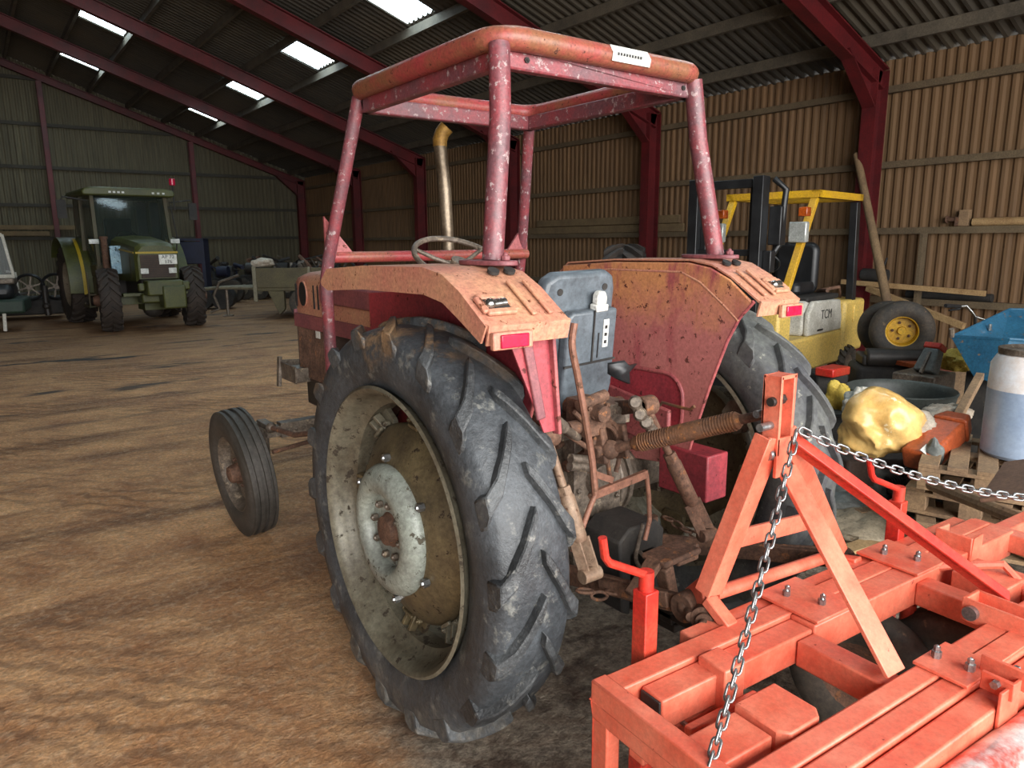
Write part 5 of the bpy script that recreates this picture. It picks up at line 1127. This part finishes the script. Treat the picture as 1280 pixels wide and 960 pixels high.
c = V((.48,.0,1.42)); m = MB().tube([c + V((.05*cos(t)*-1, .17*sin(t), .0)) + V((.13*cos(t),0,.10*cos(t))) for t in [k*pi/12 for k in range(24)]], .014, 8, closed=True).cyl((.75,0,1.0), c, .03); g(m, 'steering_wheel', 'black', None, 0)
g(MB().box((.70,-.4,.9),(.95,.4,1.25)), 'dash_panel', 'blackmat', None, .03)
g(MB().tube([(-.9,.3,1.0),(-.7,.35,1.12),(-.5,.2,1.08),(-.3,.38,1.10)], .02, 8), 'cable', 'reddish' if 'reddish' in M else 'rust', None, 0)

# ---------------------------------------------------------------- clutter on the right
# two wheels with wide plain tyres
def plainwheel(c, yaw, r, w_, label, rimm, tilt=0):
    c = V(c); root = thing('wheel', label, 'wheel', (c.x, c.y, max(0, c.z - r))); Mx = Matrix.Translation(c) @ Matrix.Rotation(yaw, 4, 'Z') @ Matrix.Rotation(tilt, 4, 'Y')
    m = MB().lathe([(-w_*.42, r*.5),(-w_*.5, r*.6),(-w_*.52, r*.78),(-w_*.45, r*.92),(-w_*.3, r*.98),(0, r),(w_*.3, r*.98),(w_*.45, r*.92),(w_*.52, r*.78),(w_*.5, r*.6),(w_*.42, r*.5)], (0,0,0), 'X', 48, closed=True)
    m.v = [Mx @ v for v in m.v]; part(m, 'tyre', M['tyredirt'], root, smooth=50)
    m = MB().lathe([(-w_*.40,r*.47),(-w_*.42,r*.53),(-w_*.30,r*.50),(-w_*.05,r*.42),(-w_*.05,r*.14),(-w_*.2,r*.12),(-w_*.2,0),(w_*.1,0),(w_*.1,r*.45),(w_*.42,r*.52)], (0,0,0), 'X', 36); m.v = [Mx @ v for v in m.v]; rm = part(m, 'rim', M[rimm], root, smooth=50)
    for k in range(5):
        a = k*2*pi/5; mm = MB(); bolt(mm, (-w_*.05, r*.28*cos(a), r*.28*sin(a)), (-1,0,0), .014, .02); mm.v = [Mx @ v for v in mm.v]; part(mm, 'wheel_nut', M['rust'], rm)
    return root
# axle beam with engine block carrying the wheel
def on_ground(p): p = V(p); p.z = 0; return p
cw_ = DP(1127,413,6.9); wz = cw_.z
plainwheel(cw_, radians(28), .285, .26, 'wide bald wheel with a yellow rim on top of the heap by the forklift', 'yellow')
c2 = cw_ + V((.30,.28,-.03)); plainwheel(c2, radians(28), .28, .22, 'second dark wheel right behind the one with the yellow rim', 'blackmat')
c = DP(1115,445,6.7); bl = on_ground(c); EN = thing('scrap_axle', 'black greasy axle casting that carries the wheel with the yellow rim', 'axle', bl); g = Loc(EN, V((c.x, c.y, 0)), radians(-50))
g(MB().box((-.32,-.16,.0),(.36,.30,.50)), 'base_block', 'blackmat', None, .05); g(MB().box((-.28,-.14,.50),(.22,.16,.60)).cyl((-.25,-.1,.58),(.25,-.1,.58),.085), 'axle_casting', 'darkiron', None, .02)
g(MB().box((.12,-.24,.34),(.32,-.12,.50)).cyl((.2,-.25,.42),(.2,-.30,.42),.06), 'flange', 'iron', None, .01)
# wooden boards/shelf lumps under heap
def heapbox(px0, px1, py, w_, hgt, mt, nm, label, cat, dep=.5, yaw=-36.4, bev=.02):
    a = DP(px0, py, w_); b = DP(px1, py, w_); L = (b-a).length; g = Matrix.Translation((a.x, a.y, 0)) @ Matrix.Rotation(radians(yaw), 4, 'Z'); m = MB().box((0,0,max(0,a.z-hgt)),(L,dep,a.z)); m.v = [g @ v for v in m.v]
    return tag(part(m, nm, M[mt], bevel=bev), label, cat)
# blue tipping hopper
h0 = DP(1192,418,5.2); HP = thing('hopper', 'blue steel tipping hopper standing behind the drum of blue liquid', 'hopper', (h0.x, h0.y, 0))
A = DP(1190,421,5.2); B = DP(1262,424,4.9); C_ = DP(1242,478,5.0); D_ = DP(1218,470,5.1); E_ = DP(1262,387,5.9); F_ = DP(1340,388,5.7); H_ = DP(1345,430,4.8); K_ = DP(1340,490,4.9)
back = (E_-A); 
verts = [A, D_, C_, K_, H_, B, E_, F_, D_+back*.35, C_+back*.35, K_+back*.35]
m = MB().add(verts, [(0,1,2,5),(5,2,3,4),(0,6,8,1),(6,7,10,8),(4,3,10,7),(1,8,9,2),(2,9,10,3)]); hs = part(m, 'hopper_shell', M['bluepaint'], HP, smooth=0); sd = hs.modifiers.new('s','SOLIDIFY'); sd.thickness = .012; sd.offset = 0
part(MB().tube([H_, B, A, E_, F_], .013, 8), 'rim_bar', M['bluepaint'], HP)
a_ = (D_+C_)/2 + back*.2; part(MB().bar(on_ground(a_), a_, .25,.3).bar(on_ground(K_), K_, .2,.2), 'stand', M['blackmat'], HP, bevel=.01)
part(MB().tube([A+V((0,0,.0)), A+V((-.02,0,.06))], .018, 8), 'latch', M['iron'], HP)
p = DP(1238,405,5.5); part(MB().tube([p, p+V((0,0,-.05))], .012, 8), 'hook', M['zinc'], HP)
# bicycle handlebar
hb = [DP(*q, 6.3) for q in ((1200,383),(1208,382),(1215,390),(1219,396),(1232,400),(1243,398))]; BK = thing('bicycle', 'old bicycle whose bent handlebar shows behind the blue hopper', 'bicycle', on_ground(hb[3]))
part(MB().tube(hb, .012, 8), 'handlebar', M['chrome'], BK, smooth=60); part(MB().tube([DP(1182,382,6.2), hb[0]], .017, 8), 'grip', M['black'], BK); part(MB().tube([DP(1186,388,6.4), DP(1200,386,6.4)], .010, 8), 'brake_lever', M['black'], BK)
q = hb[3]; part(MB().tube([q, q+V((.04,-.02,-.35)), q+V((.1,-.05,-.7))], .016, 8).tube([q+V((.02,0,-.2)), q+V((.6,-.5,-.3)), q+V((.65,-.55,-.8))], .016, 8), 'bicycle_frame', M['darkiron'], BK)
c = q+V((.13,-.06,-.0)); c.z = .34; m = MB().tube([c + V((.28*cos(t)*.8, -.28*cos(t)*.6, .31*sin(t))) for t in [k*pi/16 for k in range(32)]], .02, 8, closed=True); part(m, 'front_tyre', M['black'], BK)
c = c+V((.80,-.62,0)); m = MB().tube([c + V((.28*cos(t)*.8, -.28*cos(t)*.6, .31*sin(t))) for t in [k*pi/16 for k in range(32)]], .02, 8, closed=True); part(m, 'rear_tyre', M['black'], BK)
# bottle-like canister with a red cap
def upcan(c, r, h, mt, nm, label, cat, cap=None, tiltv=(0,0,1)):
    c = V(c); root = thing(nm, label, cat, c); d = V(tiltv).normalized()
    part(MB().tube([c, c+d*h*.05, c+d*h*.72, c+d*h*.85, c+d*h*.9], [r*.9, r, r, r*.5, r*.35], 20), 'body', M[mt], root, smooth=50)
    if cap: part(MB().tube([c+d*h*.88, c+d*h], [r*.75, r*.75], 16), 'cap', M[cap], root)
    return root
c = DP(1158,466,5.9); g0 = on_ground(c)
BS = tag(part(MB().box((g0.x-.16,g0.y-.14,0),(g0.x+.22,g0.y+.2,c.z-.0)), 'crate', M['iron'], bevel=.015), 'grey metal crate behind the big black tub', 'crate')
b_ = V((c.x-.02, c.y, c.z)); root = thing('canister', 'tall dusty canister with a red lid behind the black tub', 'canister', b_)
d = (DP(1168,437,5.9)-b_); part(MB().bar(b_+V((0,0,.0)), b_+d*1.0, .17,.12, w2=.12, h2=.10), 'body', M['greysheet'], root, bevel=.015); part(MB().bar(b_+d*.98, b_+d*1.22, .14,.11), 'lid', M['impl2'], root, bevel=.01)
part(MB().bar(b_+d*.05+V((-.09,0,0)), b_+d*.9+V((-.055,0,0)), .02,.03), 'rib', M['iron'], root)
heapbox(1172, 1215, 447, 6.3, .5, 'wood', 'wooden_crate', 'brown wooden crate in the shade below the blue hopper', 'crate')
a = DP(1200,452,6.0); tag(part(blob(V((a.x,a.y,a.z)), .14,.12,.10, 6, .35), 'sack', M['yellowcloth']), 'small mustard sack on the crate below the blue hopper', 'sack')
tag(part(MB().bar(DP(1130,452,6.6), DP(1178,462,6.1), .22,.04), 'board', M['orangeplastic'], bevel=.004), 'orange-brown board sticking out behind the black tub', 'board')
# big black tub
tc = DP(1126,487,5.2); TB = thing('tub', 'large round dark grey plastic tub behind the ochre sheet', 'tub', on_ground(tc)); R1 = .345; h_ = tc.z
m = MB().lathe([(.30*0+h_-.24, 0),(h_-.24, R1*.80),(h_-.03, R1*.97),(h_, R1),(h_+.012, R1*1.04),(h_+.004, R1*1.06),(h_-.02,R1*1.03),(h_-.26, R1*.86),(h_-.26, 0)], (tc.x, tc.y, 0), 'Z', 56); part(m, 'tub_shell', M['plasticgrey'], TB, smooth=40)
m = MB().lathe([(0,R1*.8),(h_-.26,R1*.85)], (tc.x, tc.y, 0), 'Z', 40); m.lathe([(0,0),(0,R1*.8)], (tc.x, tc.y, 0), 'Z', 40); part(m, 'tub_base', M['plasticgrey'], TB)
m = MB()
for k in range(14): a = k*2*pi/14; m.bar((tc.x+R1*.9*cos(a), tc.y+R1*.9*sin(a), h_-.24),(tc.x+R1*1.01*cos(a), tc.y+R1*1.01*sin(a), h_-.02),.012,.012)
part(m, 'ribs', M['plasticgrey'], TB)
# ochre plastic sheet bundle, white cloth, yellow sack
c = DP(1096,537,4.2); m = blob(V((c.x, c.y, c.z)), .235,.20,.20, 17, .42, 96, 1.25, fine=.12); o = tag(part(m, 'plastic_sheet', M['sheet'], smooth=60), 'crumpled ochre plastic sheet bundled against the right rear tyre', 'sheet')
c = DP(1140,545,4.15); 
tag(part(blob(V((c.x+.05, c.y-.02, c.z)), (.11),.11,.13, 8, .3, 40), 'clear_film', M['paper'], smooth=60), 'thin greyish film wrapped round the right side of the ochre sheet', 'film')
c = DP(1073,505,4.9); tag(part(blob(c, .11,.09,.10, 12, .45, 32), 'cloth', M['white'], smooth=60), 'small white crumpled cloth between the yellow sack and the ochre sheet', 'cloth')
c = DP(1049,500,5.2); tag(part(blob(c, .10,.09,.13, 15, .4, 32), 'sack', M['yellowcloth'], smooth=60), 'yellow sack beside the tread of the right rear tyre', 'sack')
heapbox(1028, 1098, 518, 5.0, .6, 'blackmat', 'dark_box', 'dark box under the white cloth and the yellow sack', 'box', .45)
heapbox(1060, 1160, 575, 4.35, .4, 'darkbrown', 'wooden_box', 'dark wooden box under the ochre sheet', 'box', .45)
heapbox(1030, 1075, 462, 6.6, .2, 'impl2', 'red_box', 'small red box on the ground in front of the forklift', 'box', .2) if False else None
# white paper sack, orange tube
c = DP(1186,520,4.6); tag(part(blob(c, .15,.12,.085, 21, .4, 48, 2.6), 'paper_sack', M['paper'], smooth=60), 'crumpled whitish paper sack right of the ochre sheet', 'sack')
a = DP(1188,536,4.1); b = DP(1148,575,3.95); OC = thing('canister', 'orange plastic canister lying tilted against the pallet', 'canister', b); d = (b-a)
part(MB().bar(a, b+d*.05, .17,.13), 'body', M['orangeplastic'], OC, bevel=.02, seg=3); part(MB().bar(a-d*.30, a, .13,.11, w2=.19, h2=.15), 'shoulder', M['orangeplastic'], OC, bevel=.015)
n0 = d.normalized(); v0 = (V((0,0,1.65))-b).normalized(); v0 = (v0 - n0*v0.dot(n0)).normalized(); s0 = n0.cross(v0); c0_ = b - d*.05 + v0*.078
part(MB().bar(c0_-n0*.035+V((.0,0,0)), c0_+n0*.03, .06, .004, v0), 'label_sticker', M['label'], OC)
c = DP(1166,568,3.9); tag(part(blob(c, .045,.05,.075, 5, .4, 24), 'rag', M['greysheet'], smooth=60), 'grey rag stuffed between the orange canister and the pallet', 'rag')
# pallets
def pallet(c, yaw, label, w_=.80, d_=.60, n=5):
    root = thing('pallet', label, 'pallet', c); g = Loc(root, V(c), yaw)
    for k in range(n): g(MB().box((-w_/2, -d_/2+k*(d_-.09)/(n-1), .12),(w_/2, -d_/2+k*(d_-.09)/(n-1)+.09, .14)), 'deck_board', 'wood', None, .002)
    for x in (-w_/2, -.05, w_/2-.1):
        for yv in (-d_/2, -.05, d_/2-.1): g(MB().box((x,yv,.02),(x+.1,yv+.1,.10)), 'block', 'wood', None, .002)
        g(MB().box((x,-d_/2,.10),(x+.1,d_/2,.12)), 'stringer', 'wood', None, .002); g(MB().box((x,-d_/2,0),(x+.1,d_/2,.02)), 'bottom_board', 'wood', None, .002)
    return root
pc = DP(1235,572,3.9); pc.z = 0; topz = DP(1235,566,3.9).z
pallet((pc.x, pc.y, topz-.14), radians(20), 'weathered pallet carrying the drum of blue liquid, top of its stack')
pallet((pc.x+.02, pc.y+.02, topz-.29), radians(14), 'weathered pallet under the one that carries the drum')
pallet((pc.x-.03, pc.y+.0, topz-.44), radians(24), 'lowest pallet of the stack under the drum') if topz > .44 else None
# drum of blue liquid, half translucent
dc = DP(1275,568,3.85); dz = topz; dr = .185; dh = (568-440)/900*3.85*1.0
DR = thing('drum', 'white plastic drum two thirds full of blue liquid at the right edge', 'drum', (dc.x, dc.y, dz))
part(MB().lathe([(0,0),(0,dr*.9),(.02,dr),(dh*.66,dr*1.0)], (dc.x,dc.y,dz), 'Z', 48), 'liquid_level', M['drumblue'], DR, smooth=40)
part(MB().lathe([(dh*.66,dr),(dh*.9,dr*.98),(dh*.98,dr*.86),(dh,dr*.80),(dh,0)], (dc.x,dc.y,dz), 'Z', 48), 'drum_shell', M['drumwhite'], DR, smooth=40)
part(MB().lathe([(dh,dr*.84),(dh+.03,dr*.84),(dh+.035,dr*.7),(dh+.015,dr*.6),(dh+.015,0)], (dc.x,dc.y,dz), 'Z', 40), 'drum_lid', M['iron'], DR, smooth=40)
part(MB().tube([(dc.x-dr*.5,dc.y-dr*.5,dz+dh+.04),(dc.x-dr*.2,dc.y-dr*.6,dz+dh+.05),(dc.x+dr*.2,dc.y-dr*.7,dz+dh+.035)], .012, 8), 'tap', M['iron'], DR); part(MB().cyl((dc.x+dr*.25,dc.y-dr*.5,dz+dh+.02),(dc.x+dr*.25,dc.y-dr*.5,dz+dh+.06),.03), 'orange_cap', M['orangeplastic'], DR)
q = V((dc.x-dr*.15, dc.y-dr*.1, dz+dh+.062)); m = MB().box((-.06,-.035,0),(.06,.035,.035)); m.v = [Matrix.Rotation(.5,3,'Z') @ v + q for v in m.v]; tag(part(m, 'small_box', M['label'], bevel=.004), 'small white box lying on top of the drum', 'box')
# boards, planks and grey sheets on the ground
tag(part(MB().bar(DP(1290,575,3.3), DP(1262,622,2.95), .22,.02,(0,.4,1)), 'board', M['boardred'], bevel=.003), 'broad red-brown board leaning down from the pallet towards the implement', 'board')
tag(part(MB().tube([DP(1165,605,3.6), DP(1290,655,3.0)], [.035,.03], 10), 'wood_pole', M['wood']), 'round weathered pole lying below the stretched chain', 'pole')
tag(part(MB().bar(DP(1225,470,5.0), DP(1195,525,4.4), .05,.05), 'timber', M['wood'], bevel=.004), 'short dark timber leaning between the paper sack and the drum', 'timber')
for k, (x0,y0,x1,y1,z,wd,mt,lb) in enumerate((
    (1190,560,1262,610,.16,.10,'wood','grey board lying at the foot of the pallet'),
    (1165,590,1240,618,.10,.09,'woodlight','pale board sloping from the pallet towards the right'),
    (1200,640,1290,668,.10,.07,'woodlight','yellowish broken batten in front of the brown board'),
    (1190,632,1290,690,.05,.08,'wood','grey batten lying nearest the right end of the implement'),
    (1130,640,1205,655,.06,.10,'wood','flat grey board behind the cranked post'),
    (1150,665,1235,650,.04,.09,'wood','flat brown board crossing behind the front beam'),
    (1215,665,1300,700,.12,.06,'woodlight','thin pale lath at the right edge above the implement'),
    (1052,690,1118,668,.05,.09,'woodlight','splintered pale board by the foot of the right headstock leg'),
    (1060,672,1135,676,.04,.08,'wood','weathered board crossing the splintered pale one'),
    (1072,640,1150,632,.09,.07,'wood','grey lath on the tarpaulin behind the long red brace'),
    (1160,622,1260,640,.12,.07,'wood','long grey board under the stretched chain'),
    (1205,604,1285,628,.20,.06,'woodlight','pale lath leaning on the lowest pallet'),
    (1130,668,1200,690,.03,.12,'boardred','short brown board on the ground under the front beam'))):
    p_, q_ = G(x0,y0,z), G(x1,y1,z); plank(p_, q_, wd, .022, mt, 'board', lb, 'board')
for k, (px, py, z, sx, sy, sz, mt, lb) in enumerate((
    (1085,600,.14,.30,.26,.16,'greysheet','crumpled grey sheet on the ground beside the right rear tyre'),
    (1150,612,.12,.28,.20,.13,'greysheet','dark grey folded sheet in front of the orange canister'),
    (1175,632,.08,.34,.18,.10,'greyblue','smooth blue-grey sheet right of the cranked post'),
    (1098,655,.04,.34,.24,.07,'dustcloth','flat dusty tarpaulin on the ground behind the mast'),
    (1060,625,.06,.24,.22,.10,'greysheet','grey rumpled cloth under the right rear tyre'))):
    c = G(px, py, z); tag(part(blob(c, sx, sy, sz, 30+k, .35, 48, 2.6), 'tarpaulin', M[mt], smooth=60), lb, 'sheet')
# bent corrugated hoses on the sheets
for k, (pp, lb) in enumerate((([(1093,585),(1110,578),(1128,582),(1140,598)], 'short ribbed black hose lying over the grey sheets by the cranked post'), ([(1110,603),(1128,600),(1142,606),(1160,612)], 'ribbed black hose lying nearest the cranked handle'))):
    pts = [G(x, y_, .27 - .05*k) for x, y_ in pp]; m = MB().tube(pts, .028, 12); tot = sum((b-a).length for a, b in zip(pts, pts[1:]))
    for i in range(len(pts)-1):
        for q in range(6):
            a, b = pts[i].lerp(pts[i+1], q/6), pts[i].lerp(pts[i+1], (q+.45)/6); m.tube([a, b], .034, 12)
    tag(part(m, 'hose', M['blackmat']), lb, 'hose')
# oil stain trail / twigs on the ground left out; red box by the forklift
c = DP(1040,463,5.9); tag(part(MB().box((c.x-.12,c.y-.08,c.z-.04),(c.x+.14,c.y+.08,c.z+.03)), 'red_box', M['impl2'], bevel=.01), 'small red box lying in front of the forklift', 'box')
heapbox(1022, 1062, 468, 5.9, .6, 'blackmat', 'dark_box', 'dark box carrying the small red box before the forklift', 'box', .3)
# ---------------------------------------------------------------- groups of look-alikes
GRP = {'board': 'loose boards on the ground by the implement', 'pallet': 'stacked pallets', 'tarpaulin': 'crumpled sheets on the ground', 'farm_machine': 'dark machines along the gable wall',
       'scrap_bundle': 'scrap heaps on the trailer', 'old_tyre': 'loose tractor tyres behind the right mudguard', 'plank': 'planks stored on the wall rails', 'batten': 'battens along the long wall'}
for o in list(bpy.data.objects):
    k = o.name.split('.')[0]
    if o.parent is None and k in GRP and 'label' in o.keys() and 'group' not in o.keys(): o['group'] = GRP[k]
